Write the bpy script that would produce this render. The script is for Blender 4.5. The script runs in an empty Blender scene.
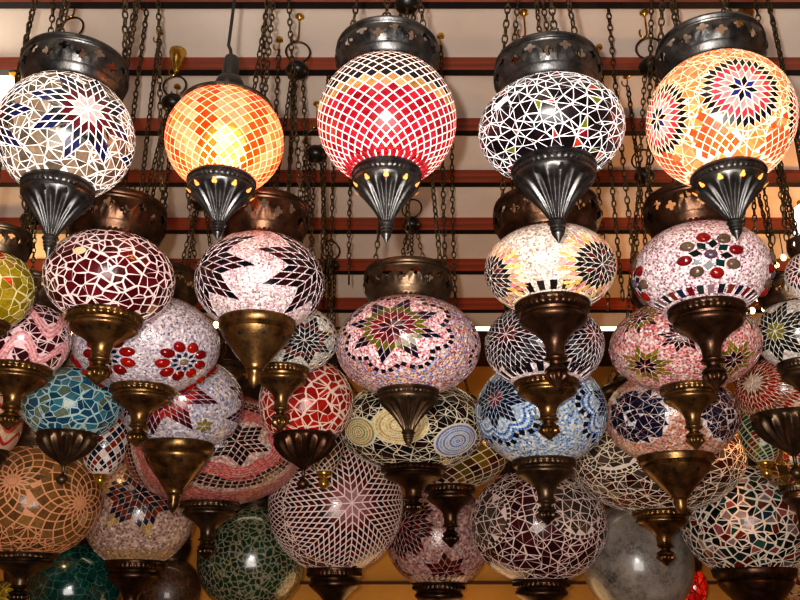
import bpy, bmesh, math, random
from mathutils import Vector, Matrix
R = math.radians
PI = math.pi
rng = random.Random(7)
scn = bpy.context.scene
col = scn.collection

# ------------------------------------------------------------------ camera
CAMZ = 1.6
PITCH = R(20)
F = 850.0
cam_d = bpy.data.cameras.new('camera')
cam_d.sensor_width = 36
cam_d.lens = F / 800 * 36
cam_d.clip_start = 0.02
cam = bpy.data.objects.new('camera', cam_d)
col.objects.link(cam)
cam.location = (0, 0, CAMZ)
cam.rotation_euler = (R(90) + PITCH, 0, 0)
scn.camera = cam
CAM = Vector((0, 0, CAMZ))
FWD = Vector((0, math.cos(PITCH), math.sin(PITCH)))
UP = Vector((0, -math.sin(PITCH), math.cos(PITCH)))
RT = Vector((1, 0, 0))


def ray(px, py):
    return FWD + RT * ((px - 400) / F) + UP * ((300 - py) / F)


def at(px, py, Y):
    """world point on the ray of a photo pixel at depth Y, and its distance along the view axis"""
    d = ray(px, py)
    t = Y / d.y
    return CAM + d * t, t


CEIL0, CSLOPE = 1.9, 0.35
EDGE_Y, WALL_Y = 2.80, 3.6


def ceil_h(y):
    return CAMZ + CEIL0 - CSLOPE * min(y, EDGE_Y)


# ------------------------------------------------------------------ colours and materials
def lin(c):
    return c / 12.92 if c <= 0.04045 else ((c + 0.055) / 1.055) ** 2.4


def hx(s):
    s = s.lstrip('#')
    return tuple(lin(int(s[i:i + 2], 16) / 255) for i in (0, 2, 4)) + (1.0,)


class NT:
    def __init__(self, name):
        self.m = bpy.data.materials.new(name)
        self.m.use_nodes = True
        self.t = self.m.node_tree
        self.t.nodes.clear()
        self.out = self.n('ShaderNodeOutputMaterial')

    def n(self, ty, **kw):
        nd = self.t.nodes.new(ty)
        for k, v in kw.items():
            setattr(nd, k, v)
        return nd

    def l(self, a, b):
        self.t.links.new(a, b)

    def math(self, op, a, b=None, clamp=False):
        nd = self.n('ShaderNodeMath', operation=op, use_clamp=clamp)
        for i, v in enumerate((a, b)):
            if v is None:
                continue
            if isinstance(v, (int, float)):
                nd.inputs[i].default_value = v
            else:
                self.l(v, nd.inputs[i])
        return nd.outputs[0]

    def mix(self, f, a, b, blend='MIX'):
        nd = self.n('ShaderNodeMix', data_type='RGBA', blend_type=blend)
        for i, v in ((0, f), (6, a), (7, b)):
            if isinstance(v, (int, float)):
                nd.inputs[i].default_value = v
            elif isinstance(v, tuple):
                nd.inputs[i].default_value = v
            else:
                self.l(v, nd.inputs[i])
        return nd.outputs[2]

    def noise(self, scale, detail=2.0, rough=0.5, coord='Object'):
        tc = self.n('ShaderNodeTexCoord')
        nd = self.n('ShaderNodeTexNoise')
        nd.inputs['Scale'].default_value = scale
        nd.inputs['Detail'].default_value = detail
        nd.inputs['Roughness'].default_value = rough
        self.l(tc.outputs[coord], nd.inputs['Vector'])
        return nd

    def ramp(self, f, stops, interp='LINEAR'):
        nd = self.n('ShaderNodeValToRGB')
        cr = nd.color_ramp
        cr.interpolation = interp
        while len(cr.elements) < len(stops):
            cr.elements.new(0.5)
        for e, (p, c) in zip(cr.elements, stops):
            e.position = p
            e.color = c
        self.l(f, nd.inputs[0])
        return nd.outputs[0]

    def bsdf(self, color=None, rough=0.5, metal=0.0, spec=0.5, emit=None, estr=0.0, coat=0.0):
        b = self.n('ShaderNodeBsdfPrincipled')
        for k, v in (('Base Color', color), ('Roughness', rough), ('Metallic', metal), ('Specular IOR Level', spec),
                     ('Emission Color', emit), ('Emission Strength', estr), ('Coat Weight', coat)):
            if v is None:
                continue
            if isinstance(v, (int, float, tuple)):
                b.inputs[k].default_value = v
            else:
                self.l(v, b.inputs[k])
        self.l(b.outputs[0], self.out.inputs[0])
        return b


_mats = {}


def cached(fn):
    def g(*a, **k):
        key = (fn.__name__, a, tuple(sorted(k.items())))
        if key not in _mats:
            _mats[key] = fn(*a, **k)
        return _mats[key]
    return g


@cached
def metal(name, dark, light, rough=0.35, scale=40.0):
    t = NT(name)
    nz = t.noise(scale, 4, 0.6)
    c = t.ramp(nz.outputs[0], [(0.35, hx(dark)), (0.7, hx(light))])
    r = t.math('ADD', t.math('MULTIPLY', nz.outputs[0], 0.25), rough - 0.12)
    b = t.bsdf(c, r, 0.85, 0.5)
    bp = t.n('ShaderNodeBump')
    bp.inputs['Strength'].default_value = 0.12
    bp.inputs['Distance'].default_value = 0.002
    nz2 = t.noise(260.0, 2)
    t.l(nz2.outputs[0], bp.inputs['Height'])
    t.l(bp.outputs[0], b.inputs['Normal'])
    return t.m


@cached
def plain(name, c, rough=0.5, metal_=0.0, emit=None, estr=0.0, var=0.12):
    t = NT(name)
    nz = t.noise(30.0, 3)
    d = tuple(x * (1 - var) for x in hx(c)[:3]) + (1,)
    l = tuple(min(1, x * (1 + var)) for x in hx(c)[:3]) + (1,)
    cc = t.ramp(nz.outputs[0], [(0.3, d), (0.7, l)])
    t.bsdf(cc, rough, metal_, 0.5, hx(emit) if emit else None, estr)
    return t.m


def glow_shader(t, colr, estr, trans):
    """glass lit from within: a glossy coloured skin, an even glow, and rough refraction that blurs the bulb inside"""
    b = t.bsdf(colr, 0.2, 0.0, 0.5, colr, estr)
    if trans > 0:
        rf = t.n('ShaderNodeBsdfRefraction')
        rf.inputs['Roughness'].default_value = 0.42
        rf.inputs['IOR'].default_value = 1.03
        t.l(colr, rf.inputs['Color'])
        mx = t.n('ShaderNodeMixShader')
        mx.inputs[0].default_value = trans
        t.l(b.outputs[0], mx.inputs[1])
        t.l(rf.outputs[0], mx.inputs[2])
        t.l(mx.outputs[0], t.out.inputs[0])
    return b


@cached
def tile_mat(estr=0.0, trans=0.0, rough=0.16):
    t = NT('mosaic_glass')
    a = t.n('ShaderNodeVertexColor', layer_name='Col')
    nz = t.noise(160.0, 2)
    f = t.ramp(nz.outputs[0], [(0.3, (0.72, 0.72, 0.72, 1)), (0.7, (1.15, 1.15, 1.15, 1))])
    c = t.mix(1.0, a.outputs[0], f, 'MULTIPLY')
    if estr or trans:
        glow_shader(t, c, estr, trans)
    else:
        b = t.bsdf(c, rough, 0.0, 0.55)
        bp = t.n('ShaderNodeBump')
        bp.inputs['Strength'].default_value = 0.25
        bp.inputs['Distance'].default_value = 0.001
        t.l(nz.outputs[0], bp.inputs['Height'])
        t.l(bp.outputs[0], b.inputs['Normal'])
    return t.m


@cached
def grout_mat(c, estr=0.0, trans=0.0, ecol=None):
    t = NT('grout')
    nz = t.noise(220.0, 3)
    h = hx(c)
    d = tuple(x * 0.8 for x in h[:3]) + (1,)
    cc = t.ramp(nz.outputs[0], [(0.3, d), (0.65, h)])
    if estr or trans:
        b = glow_shader(t, cc, estr, trans)
        b.inputs['Roughness'].default_value = 0.6
        if ecol:
            b.inputs['Emission Color'].default_value = hx(ecol)
            for lk in list(b.inputs['Emission Color'].links):
                t.t.links.remove(lk)
    else:
        t.bsdf(cc, 0.6, 0.0, 0.3)
    return t.m


def bead_mat(pal, pal2=None, size=0.0035, gap='e8e0dc', estr=0.0, gapw=0.5):
    return lambda Y: bead_mat_(pal, pal2, round(.0024 * Y * size / .0035, 5), gap, estr, .56)


@cached
def bead_mat_(pal, pal2, size, gap, estr, gapw):
    """field of tiny glass beads set in grout; attribute Col.r chooses between the two bead mixes"""
    t = NT('glass_beads')
    tc = t.n('ShaderNodeTexCoord')
    v = t.n('ShaderNodeTexVoronoi')
    v.inputs['Scale'].default_value = 1.0 / size
    v.inputs['Randomness'].default_value = 0.85
    t.l(tc.outputs['Object'], v.inputs['Vector'])
    sep = t.n('ShaderNodeSeparateColor')
    t.l(v.outputs['Color'], sep.inputs[0])

    def pr(p):
        cs = p.split()
        return t.ramp(sep.outputs[0], [(i / len(cs), hx(c)) for i, c in enumerate(cs)], 'CONSTANT')
    c = pr(pal)
    if pal2:
        a = t.n('ShaderNodeVertexColor', layer_name='Col')
        s2 = t.n('ShaderNodeSeparateColor')
        t.l(a.outputs[0], s2.inputs[0])
        f = t.math('GREATER_THAN', s2.outputs[0], 0.5)
        c = t.mix(f, c, pr(pal2))
    e = t.ramp(v.outputs['Distance'], [(gapw, (0, 0, 0, 1)), (gapw + 0.12, (1, 1, 1, 1))])
    c = t.mix(e, c, hx(gap))
    vv = t.ramp(sep.outputs[1], [(0.0, (.45, .45, .45, 1)), (1.0, (1.2, 1.2, 1.2, 1))])
    c = t.mix(1.0, c, vv, 'MULTIPLY')
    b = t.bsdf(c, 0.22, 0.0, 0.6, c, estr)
    bp = t.n('ShaderNodeBump', invert=True)
    bp.inputs['Strength'].default_value = 0.5
    bp.inputs['Distance'].default_value = 0.0012
    t.l(v.outputs['Distance'], bp.inputs['Height'])
    t.l(bp.outputs[0], b.inputs['Normal'])
    return t.m


@cached
def crackle_mat(dark, mid, vein, size=0.02, rough=0.2, vw=0.05):
    t = NT('crackle_glass')
    tc = t.n('ShaderNodeTexCoord')
    nz = t.noise(14.0, 5, 0.7)
    wob = t.noise(45.0, 3)
    add = t.n('ShaderNodeMix', data_type='VECTOR')
    add.inputs[0].default_value = 0.02
    t.l(tc.outputs['Object'], add.inputs[4])
    t.l(wob.outputs[1], add.inputs[5])
    v = t.n('ShaderNodeTexVoronoi', feature='DISTANCE_TO_EDGE')
    v.inputs['Scale'].default_value = 1.0 / size
    t.l(add.outputs[1], v.inputs['Vector'])
    base = t.ramp(nz.outputs[0], [(0.32, hx(dark)), (0.68, hx(mid))])
    e = t.ramp(v.outputs['Distance'], [(0.0, (1, 1, 1, 1)), (vw, (0.25, 0.25, 0.25, 1)), (vw * 2.4, (0, 0, 0, 1))])
    c = t.mix(e, base, hx(vein))
    b = t.bsdf(c, rough, 0.0, 0.7, coat=0.5)
    bp = t.n('ShaderNodeBump')
    bp.inputs['Strength'].default_value = 0.4
    bp.inputs['Distance'].default_value = 0.002
    t.l(nz.outputs[0], bp.inputs['Height'])
    t.l(bp.outputs[0], b.inputs['Normal'])
    return t.m


M_BLACK = metal('blackened_metal', '#39393a', '#62605e', 0.34)
M_BRONZE = metal('antique_bronze', '#4e3a24', '#8e6c42', 0.3)
M_COPPER = metal('copper_bronze', '#33241a', '#5e4230', 0.34)
M_DARK = metal('dark_bronze', '#43372c', '#6a5540', 0.36)
M_CHAIN = metal('chain_metal', '#2e261c', '#6a5a42', 0.36)
M_BRASS = metal('bright_brass', '#a8853c', '#e0b860', 0.25)
M_KNOB = plain('black_plastic', '#161412', 0.35)
M_CORD = plain('black_cord', '#14110f', 0.55)
M_HOLE_GLOW = plain('amber_opening_glow', '#ff9a50', 0.5, 0.0, '#ffa858', 0.9)  # bulb light through the cup piercings, put in as a glowing colour
M_STICK = plain('paper_sticker', '#f0d8d0', 0.7)
M_BULB = plain('lit_bulb', '#fff0d0', 0.4, 0.0, '#ffe0a0', 45.0)


# ------------------------------------------------------------------ object helpers
def link(name, me, mats, parent=None, loc=None, smooth=None):
    for m in (mats if isinstance(mats, (list, tuple)) else [mats]):
        me.materials.append(m)
    if smooth:
        me.polygons.foreach_set('use_smooth', [True] * len(me.polygons))
    o = bpy.data.objects.new(name, me)
    col.objects.link(o)
    if parent is not None:
        o.parent = parent
    if loc is not None:
        o.location = loc
    return o


def mesh(name, vs, fs):
    me = bpy.data.meshes.new(name)
    me.from_pydata(vs, [], fs)
    me.update()
    return me


def tag(o, label=None, cat=None, group=None, kind=None):
    if label:
        o['label'] = label
    if cat:
        o['category'] = cat
    if group:
        o['group'] = group
    if kind:
        o['kind'] = kind
    return o


class MB:
    """collects shapes for one mesh"""

    def __init__(self):
        self.v, self.f, self.mi = [], [], []

    def add(self, vs, fs, mi=0):
        o = len(self.v)
        self.v += [tuple(p) for p in vs]
        self.f += [tuple(i + o for i in f) for f in fs]
        self.mi += [mi] * len(fs)

    def lathe(self, rows, seg=64, cz=0.0, mi=0, caps=True):
        """rows of (radius, z, wave amplitude, wave count)"""
        vs, fs = [], []
        n = len(rows)
        for r in rows:
            rr, z = r[0], r[1]
            am, N = (r[2], r[3]) if len(r) > 2 else (0, 0)
            for k in range(seg):
                p = 2 * PI * k / seg
                q = rr * (1 + am * math.cos(N * p))
                vs.append((q * math.cos(p), q * math.sin(p), z + cz))
        for i in range(n - 1):
            for k in range(seg):
                k2 = (k + 1) % seg
                fs.append((i * seg + k, (i + 1) * seg + k, (i + 1) * seg + k2, i * seg + k2))
        if caps:
            fs.append(tuple((n - 1) * seg + k for k in reversed(range(seg))))
        self.add(vs, fs, mi)

    def tube(self, pts, r, sides=6, closed=False, mi=0):
        pts = [Vector(p) for p in pts]
        n = len(pts)
        vs, fs = [], []
        up = None
        for i, p in enumerate(pts):
            if closed:
                t = (pts[(i + 1) % n] - pts[i - 1]).normalized()
            else:
                t = (pts[min(i + 1, n - 1)] - pts[max(i - 1, 0)]).normalized()
            if up is None:
                up = t.orthogonal().normalized()
            up = (up - t * up.dot(t))
            if up.length < 1e-6:
                up = t.orthogonal()
            up.normalize()
            w = t.cross(up)
            for k in range(sides):
                a = 2 * PI * k / sides
                vs.append(p + (up * math.cos(a) + w * math.sin(a)) * r)
        m = n if closed else n - 1
        for i in range(m):
            j = (i + 1) % n
            for k in range(sides):
                k2 = (k + 1) % sides
                fs.append((i * sides + k, i * sides + k2, j * sides + k2, j * sides + k))
        self.add(vs, fs, mi)

    def ball(self, c, r, seg=12, rings=8, sz=1.0, mi=0):
        rows = []
        for i in range(rings + 1):
            a = PI * i / rings
            rows.append((max(r * math.sin(a), 1e-5), r * sz * math.cos(a)))
        vs, fs = [], []
        o = len(self.v)
        self.lathe(rows, seg, 0, mi, caps=False)
        for i in range(o, len(self.v)):
            p = self.v[i]
            self.v[i] = (p[0] + c[0], p[1] + c[1], p[2] + c[2])

    def box(self, c, s, mi=0, mat=None):
        vs = []
        for x in (-1, 1):
            for y in (-1, 1):
                for z in (-1, 1):
                    p = Vector((x * s[0] / 2, y * s[1] / 2, z * s[2] / 2))
                    if mat is not None:
                        p = mat @ p
                    vs.append(p + Vector(c))
        self.add(vs, [(0, 1, 3, 2), (4, 6, 7, 5), (0, 4, 5, 1), (2, 3, 7, 6), (0, 2, 6, 4), (1, 5, 7, 3)], mi)

    def build(self, name, mats, parent=None, loc=None, smooth=True):
        me = mesh(name, self.v, self.f)
        me.polygons.foreach_set('material_index', self.mi)
        o = link(name, me, mats, parent, loc, smooth)
        if smooth:
            try:
                me.set_sharp_from_angle(angle=R(50))
            except Exception:
                pass
        return o


# ------------------------------------------------------------------ chains
def link_template():
    vs, fs = [], []
    A, S = 10, 4
    w, l, r = 0.0033, 0.0068, 0.00125
    for i in range(A):
        a = 2 * PI * i / A
        c = Vector((w * math.cos(a), 0, l * math.sin(a)))
        nrm = Vector((math.cos(a), 0, math.sin(a) * 0.8)).normalized()
        for k in range(S):
            b = 2 * PI * k / S + PI / 4
            vs.append(c + nrm * (r * math.cos(b)) + Vector((0, 1, 0)) * (r * math.sin(b)))
    for i in range(A):
        j = (i + 1) % A
        for k in range(S):
            k2 = (k + 1) % S
            fs.append((i * S + k, j * S + k, j * S + k2, i * S + k2))
    return vs, fs


LV, LF = link_template()


def chain(p0, p1, parent, s=1.0, name='chain'):
    p0, p1 = Vector(p0), Vector(p1)
    d = p1 - p0
    L = d.length
    n = max(2, int(round(L / (0.0107 * s))))
    sag = Vector((rng.uniform(-1, 1), rng.uniform(-1, 1), 0)) * 0.003
    z = d.normalized()
    x = z.orthogonal().normalized()
    y = z.cross(x)
    vs, fs = [], []
    ph = rng.uniform(0, PI)
    for i in range(n):
        u = (i + 0.5) / n
        c = p0 + d * u + sag * math.sin(PI * u)
        a = ph + (i % 2) * PI / 2 + rng.uniform(-.25, .25)
        ax = x * math.cos(a) + y * math.sin(a)
        ay = z.cross(ax)
        o = len(vs)
        for v in LV:
            vs.append(tuple(c + ax * (v.x * s) + ay * (v.y * s) + z * (v.z * s)))
        fs += [tuple(q + o for q in f) for f in LF]
    return link(name, mesh(name, vs, fs), M_CHAIN, parent, None, True)


# ------------------------------------------------------------------ mosaic globes
def rotz(d, a):
    c, s = math.cos(a), math.sin(a)
    return Vector((d.x * c - d.y * s, d.x * s + d.y * c, d.z))


class Globe:
    def __init__(self, center, a, b, zt, zb, pxs):
        self.c, self.a, self.b = center, a, b
        self.zt, self.zb = zt, zb                      # top and bottom cut heights (unit sphere z)
        self.pxs = pxs                                 # photo pixels per unit radius
        self.tiles, self.gems, self.feat = [], [], []  # feat: (frame, outline)
        self.reg = None
        self.bead_regions = []

    def px(self, x, y):
        """direction (unit sphere) where the photo's pixel meets the globe, nearest point if it misses"""
        d = ray(x, y)
        o = CAM - self.c
        S = Vector((1 / self.a, 1 / self.a, 1 / self.b))
        oo = Vector((o.x * S.x, o.y * S.y, o.z * S.z))
        dd = Vector((d.x * S.x, d.y * S.y, d.z * S.z))
        A, B, C = dd.dot(dd), 2 * oo.dot(dd), oo.dot(oo) - 1
        D = B * B - 4 * A * C
        t = (-B - math.sqrt(D)) / (2 * A) if D > 0 else -B / (2 * A)
        p = (oo + dd * t)
        if D <= 0:
            p -= dd.normalized() * 0.25
        return p.normalized()

    def frame(self, d, rot=0.0):
        u = Vector((0, 0, 1)).cross(d)
        if u.length < 1e-4:
            u = Vector((1, 0, 0))
        u.normalize()
        v = d.cross(u)
        c, s = math.cos(rot), math.sin(rot)
        return d, u * c + v * s, v * c - u * s

    def p2(self, fr, x, y):
        """azimuthal map: plane coordinates in radians -> direction"""
        r = math.hypot(x, y)
        if r < 1e-9:
            return fr[0].copy()
        return fr[0] * math.cos(r) + (fr[1] * (x / r) + fr[2] * (y / r)) * math.sin(r)

    def to2(self, fr, d):
        c = max(-1, min(1, fr[0].dot(d)))
        r = math.acos(c)
        x, y = fr[1].dot(d), fr[2].dot(d)
        h = math.hypot(x, y)
        if h < 1e-9:
            return 0, 0
        return r * x / h, r * y / h

    def tile(self, dirs, c, gap=None):
        self.tiles.append((dirs, c, gap))

    # --- motifs.  sizes are given in photo pixels of this globe
    def dirs(self, d, rep, dirs=None):
        return [rotz(d, 2 * PI * k / rep) for k in range(rep)] if rep > 1 else [d]

    def star(self, d, n, s, cols, m=99, rot=0.0, rep=1, pw=1.0, jit=0.0, own=True, alt=None):
        """n-petalled star of rhombi; colour follows the level i+j, petals end after m tiles a side"""
        s = s / self.pxs
        half = PI / n
        L = len(cols)
        for q, dd in enumerate(self.dirs(d, rep)):
            fr = self.frame(dd, rot)
            outl = []
            before = list(self.feat)

            def P(k, i, j):
                t1, t2 = 2 * half * k, 2 * half * (k + 1)
                x = s * (i * math.cos(t1) + j * math.cos(t2))
                y = s * (i * math.sin(t1) + j * math.sin(t2))
                if pw != 1.0:
                    r = math.hypot(x, y)
                    if r > 0:
                        f = (r / (s * 3)) ** (pw - 1)
                        x, y = x * f, y * f
                return x, y
            for k in range(n):
                for i in range(min(m, L)):
                    for j in range(min(m, L)):
                        if i + j >= L:
                            continue
                        c = cols[i + j]
                        if c is None:
                            continue
                        if isinstance(c, (list, tuple)):
                            c = c[(k + i) % len(c)]
                        pts = [P(k, i, j), P(k, i + 1, j), P(k, i + 1, j + 1), P(k, i, j + 1)]
                        ds = [self.p2(fr, *p) for p in pts]
                        if before and any(self.inside(f, sum(ds, Vector()).normalized(), .02) for f in before):
                            continue
                        self.tile(ds, c)
                # outline: along the edge ray i then the tip
                mm = min(m, L)
                if m < 99:
                    pts = [P(k, i, 0) for i in (mm * 0.5, mm)] + [P(k, mm, mm * 0.5), P(k, mm, mm), P(k, mm * 0.5, mm)] if 2 * mm - 1 <= L else \
                        [P(k, mm, 0), P(k, mm, L - mm), P(k, mm, L - mm + 1), P(k, L - mm + 1, mm), P(k, L - mm, mm)]
                    outl += pts
                else:
                    for i in range(L, 0, -1):
                        outl += [P(k, i, L - i), P(k, i, L - i + 1)]
                    outl += [P(k, 0, L)]
            if own:
                # tidy the outline into order of angle
                outl = sorted(((math.atan2(y, x), math.hypot(x, y)) for x, y in outl))
                self.feat.append((fr, outl, None))

    def rosette(self, d, n, radii, cols, rot=0.0, rep=1, own=True):
        """tessellating rings of rhombi around a point"""
        rr = [r / self.pxs for r in radii]
        for dd in self.dirs(d, rep):
            fr = self.frame(dd, rot)
            before = list(self.feat)

            def P(k, j):
                a = (2 * j + (k % 2)) * PI / n
                return rr[k] * math.cos(a), rr[k] * math.sin(a)
            for k in range(len(rr) - 2):
                c = cols[k % len(cols)]
                for j in range(n):
                    a = (2 * j + (k % 2)) * PI / n
                    h = PI / n
                    pts = [(rr[k] * math.cos(a), rr[k] * math.sin(a)), (rr[k + 1] * math.cos(a - h), rr[k + 1] * math.sin(a - h)),
                           (rr[k + 2] * math.cos(a), rr[k + 2] * math.sin(a)), (rr[k + 1] * math.cos(a + h), rr[k + 1] * math.sin(a + h))]
                    if c is None:
                        continue
                    cc = c[j % len(c)] if isinstance(c, (list, tuple)) else c
                    ds = [self.p2(fr, *p) for p in pts]
                    if before and any(self.inside(f, sum(ds, Vector()).normalized()) for f in before):
                        continue
                    self.tile(ds, cc)
            if own:
                K = len(rr) - 1
                outl = []
                for j in range(2 * n):
                    a = math.remainder(j * PI / n, 2 * PI)
                    k = K if (j % 2) == (K % 2) else K - 1
                    outl.append((a, rr[k]))
                self.feat.append((fr, sorted(outl), None))

    def disc(self, d, r, rep=1):
        """reserve a round area (no shards)"""
        for dd in self.dirs(d, rep):
            fr = self.frame(dd)
            self.feat.append((fr, [(a * PI / 12 - PI, r / self.pxs) for a in range(24)], None))

    def inside(self, f, d, grow=0.0):
        fr, outl, _ = f
        if fr[0].dot(d) < math.cos(min(PI, max(o[1] for o in outl) + grow + 0.01)):
            return False
        x, y = self.to2(fr, d)
        a, r = math.atan2(y, x), math.hypot(x, y)
        n = len(outl)
        # radius of the outline at angle a
        lo = None
        for i in range(n):
            a0, r0 = outl[i]
            a1, r1 = outl[(i + 1) % n]
            if i == n - 1:
                a1 += 2 * PI
            aa = a if a >= outl[0][0] else a + 2 * PI
            if a0 <= aa <= a1:
                u = (aa - a0) / max(1e-9, a1 - a0)
                return r < r0 + (r1 - r0) * u + grow
        return False

    def ring(self, d, rad, n, w, h, c, rep=1, amp=0.0, lobes=0, rot=0.0, arc=None):
        """ring of small square tiles, optionally scalloped"""
        w, h, rad = w / self.pxs, h / self.pxs, rad / self.pxs
        for dd in self.dirs(d, rep):
            fr = self.frame(dd, rot)
            for k in range(n):
                a = 2 * PI * k / n
                rr = rad * (1 + amp * abs(math.cos(lobes * a / 2))) if lobes else rad
                a2 = 2 * PI * (k + .02) / n
                rr2 = rad * (1 + amp * abs(math.cos(lobes * a2 / 2))) if lobes else rad
                p = Vector((rr * math.cos(a), rr * math.sin(a)))
                q = Vector((rr2 * math.cos(a2), rr2 * math.sin(a2)))
                t = (q - p).normalized()
                nn = Vector((-t.y, t.x))
                cc = c[k % len(c)] if isinstance(c, (list, tuple)) else c
                pts = [p - t * w / 2 - nn * h / 2, p + t * w / 2 - nn * h / 2, p + t * w / 2 + nn * h / 2, p - t * w / 2 + nn * h / 2]
                self.tile([self.p2(fr, v.x, v.y) for v in pts], cc, 0.0)

    def path(self, d, pts, step, w, c, rot=0.0, rep=1, fill=0.82):
        """row of tiles along a polyline given in photo pixels round d"""
        P = [Vector(p) / self.pxs for p in pts]
        step /= self.pxs
        w /= self.pxs
        for dd in self.dirs(d, rep):
            fr = self.frame(dd, rot)
            k = 0
            carry = 0.0
            for i in range(len(P) - 1):
                L = (P[i + 1] - P[i]).length
                t = (P[i + 1] - P[i]).normalized()
                nn = Vector((-t.y, t.x))
                u = carry
                while u < L:
                    p = P[i] + t * u
                    h = step * fill / 2
                    q = [p - t * h - nn * w / 2, p + t * h - nn * w / 2, p + t * h + nn * w / 2, p - t * h + nn * w / 2]
                    cc = c[k % len(c)] if isinstance(c, (list, tuple)) else c
                    self.tile([self.p2(fr, v.x, v.y) for v in q], cc, 0.0)
                    u += step
                    k += 1
                carry = u - L

    def spiral(self, d, r, dr, cols, bead=2.2, rep=1):
        """concentric strings of tiny beads"""
        for dd in self.dirs(d, rep):
            k, q = 0, dr * 0.6
            while q <= r:
                n = max(6, int(2 * PI * q / bead))
                self.ring(dd, q, n, bead * .85, dr * .72, cols[k % len(cols)])
                q += dr
                k += 1
        self.disc(d, r + 2, rep)

    def band(self, z0, z1, n, cols, fill=0.8):
        """belt of rectangles around the globe between two heights"""
        for k in range(n):
            a0, a1 = 2 * PI * (k + .5 - fill / 2) / n, 2 * PI * (k + .5 + fill / 2) / n
            pts = []
            for a, z in ((a0, z0), (a1, z0), (a1, z1), (a0, z1)):
                s = math.sqrt(max(0, 1 - z * z))
                pts.append(Vector((s * math.cos(a), s * math.sin(a), z)))
            self.tile(pts, cols[k % len(cols)], 0.0)

    def wave(self, lat, amp, n, count, w, h, c, phase=0.0):
        """zigzag string of tiles around the globe"""
        for k in range(count):
            def P(t):
                a = 2 * PI * t
                x = (t * n + phase) % 1.0
                tri = 4 * abs(x - 0.5) - 1
                tri = math.sin(tri * PI / 2)
                la = lat + amp * tri
                return Vector((math.cos(la) * math.cos(a), math.cos(la) * math.sin(a), math.sin(la)))
            p, q = P(k / count), P((k + .02) / count)
            t = (q - p).normalized()
            nn = p.cross(t)
            W, H = w / self.pxs / 2, h / self.pxs / 2
            cc = c[k % len(c)] if isinstance(c, (list, tuple)) else c
            self.tile([(p + t * (sx * W) + nn * (sy * H)).normalized() for sx, sy in ((-1, -1), (1, -1), (1, 1), (-1, 1))], cc, 0.0)

    def lattice(self, n, rows, colf, lat0, lat1, twist=0.0):
        """diamond net around the globe"""
        def P(k, j):
            la = lat0 + (lat1 - lat0) * k / rows
            a = (2 * j + (k % 2)) * PI / n + twist * k
            return Vector((math.cos(la) * math.cos(a), math.cos(la) * math.sin(a), math.sin(la)))
        for k in range(rows - 1):
            for j in range(n):
                if k % 2 == 0:
                    pts = [P(k, j), P(k + 1, j), P(k + 2, j), P(k + 1, j - 1)]
                else:
                    pts = [P(k, j), P(k + 1, j + 1), P(k + 2, j), P(k + 1, j)]
                c = colf(k, j)
                if c and not (self.feat and any(self.inside(f, sum(pts, Vector()).normalized(), .03) for f in self.feat)):
                    self.tile(pts, c)

    def gem(self, d, rx, ry, c, rot=0.0, rep=1, off=(0, 0)):
        for dd in self.dirs(d, rep):
            fr = self.frame(dd, 0)
            p = self.p2(fr, off[0] / self.pxs, off[1] / self.pxs)
            self.gems.append((p, rx / self.pxs, ry / self.pxs, c, rot, fr))

    def flower(self, d, rad, n, rx, ry, cols, rep=1, rot=0.0, petal=None, heart=None):
        """ring of cabochons with rhombic petals inside"""
        for dd in self.dirs(d, rep):
            fr = self.frame(dd)
            for k in range(n):
                a = 2 * PI * k / n + rot
                self.gem(dd, rx, ry, cols[k % len(cols)], a, 1, (rad * math.cos(a), rad * math.sin(a)))
            if petal:
                pn, r0, r1, pw, pc = petal
                for k in range(pn):
                    a = 2 * PI * (k + .5) / pn + rot
                    ps = [(r0, 0), ((r0 + r1) / 2, -pw), (r1, 0), ((r0 + r1) / 2, pw)]
                    q = []
                    for x, y in ps:
                        q.append(self.p2(fr, (x * math.cos(a) - y * math.sin(a)) / self.pxs, (x * math.sin(a) + y * math.cos(a)) / self.pxs))
                    self.tile(q, pc[k % len(pc)], 0.0)
            if heart:
                self.gem(dd, heart[0], heart[0], heart[1])

    def shards(self, size, pal, seed=1, merge=0.45, split=None, jit=0.46, lo=None, hi=None):
        """random broken-glass pieces over everything the motifs left free ; split: convex chips, that share of them cut in two"""
        r = random.Random(seed)
        s = size * .9 / self.pxs
        lo = self.zb if lo is None else lo
        hi = self.zt if hi is None else hi
        N = int(4 * PI / (s * s * 0.87))
        pts = []
        ga = PI * (3 - math.sqrt(5))
        for i in range(N):
            z = 1 - 2 * (i + .5) / N
            a = i * ga
            d = Vector((math.sqrt(1 - z * z) * math.cos(a), math.sqrt(1 - z * z) * math.sin(a), z))
            d += Vector((r.uniform(-1, 1), r.uniform(-1, 1), r.uniform(-1, 1))) * (s * jit)
            d.normalize()
            if any(self.inside(f, d, s * (.35 if split is None else .42)) for f in self.feat):
                continue
            pts.append(d)
        npt = len(pts)
        for f in self.feat:
            fr, outl, _ = f
            n = len(outl)
            for i in range(n):
                a0, r0 = outl[i]
                a1, r1 = outl[(i + 1) % n]
                p = Vector((r0 * math.cos(a0), r0 * math.sin(a0)))
                q = Vector((r1 * math.cos(a1), r1 * math.sin(a1)))
                m = max(1, int((q - p).length / s + .5))
                for u in range(m):
                    w = p + (q - p) * (u / m)
                    d = self.p2(fr, w.x, w.y)
                    if not any(self.inside(g, d, -0.02) for g in self.feat if g is not f):
                        pts.append(d)
        bm = bmesh.new()
        for p in pts:
            bm.verts.new(p)
        bmesh.ops.remove_doubles(bm, verts=bm.verts, dist=s * .12)
        bmesh.ops.convex_hull(bm, input=bm.verts)
        bmesh.ops.delete(bm, geom=[v for v in bm.verts if not v.link_faces], context='VERTS')
        cs = pal.split()
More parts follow.
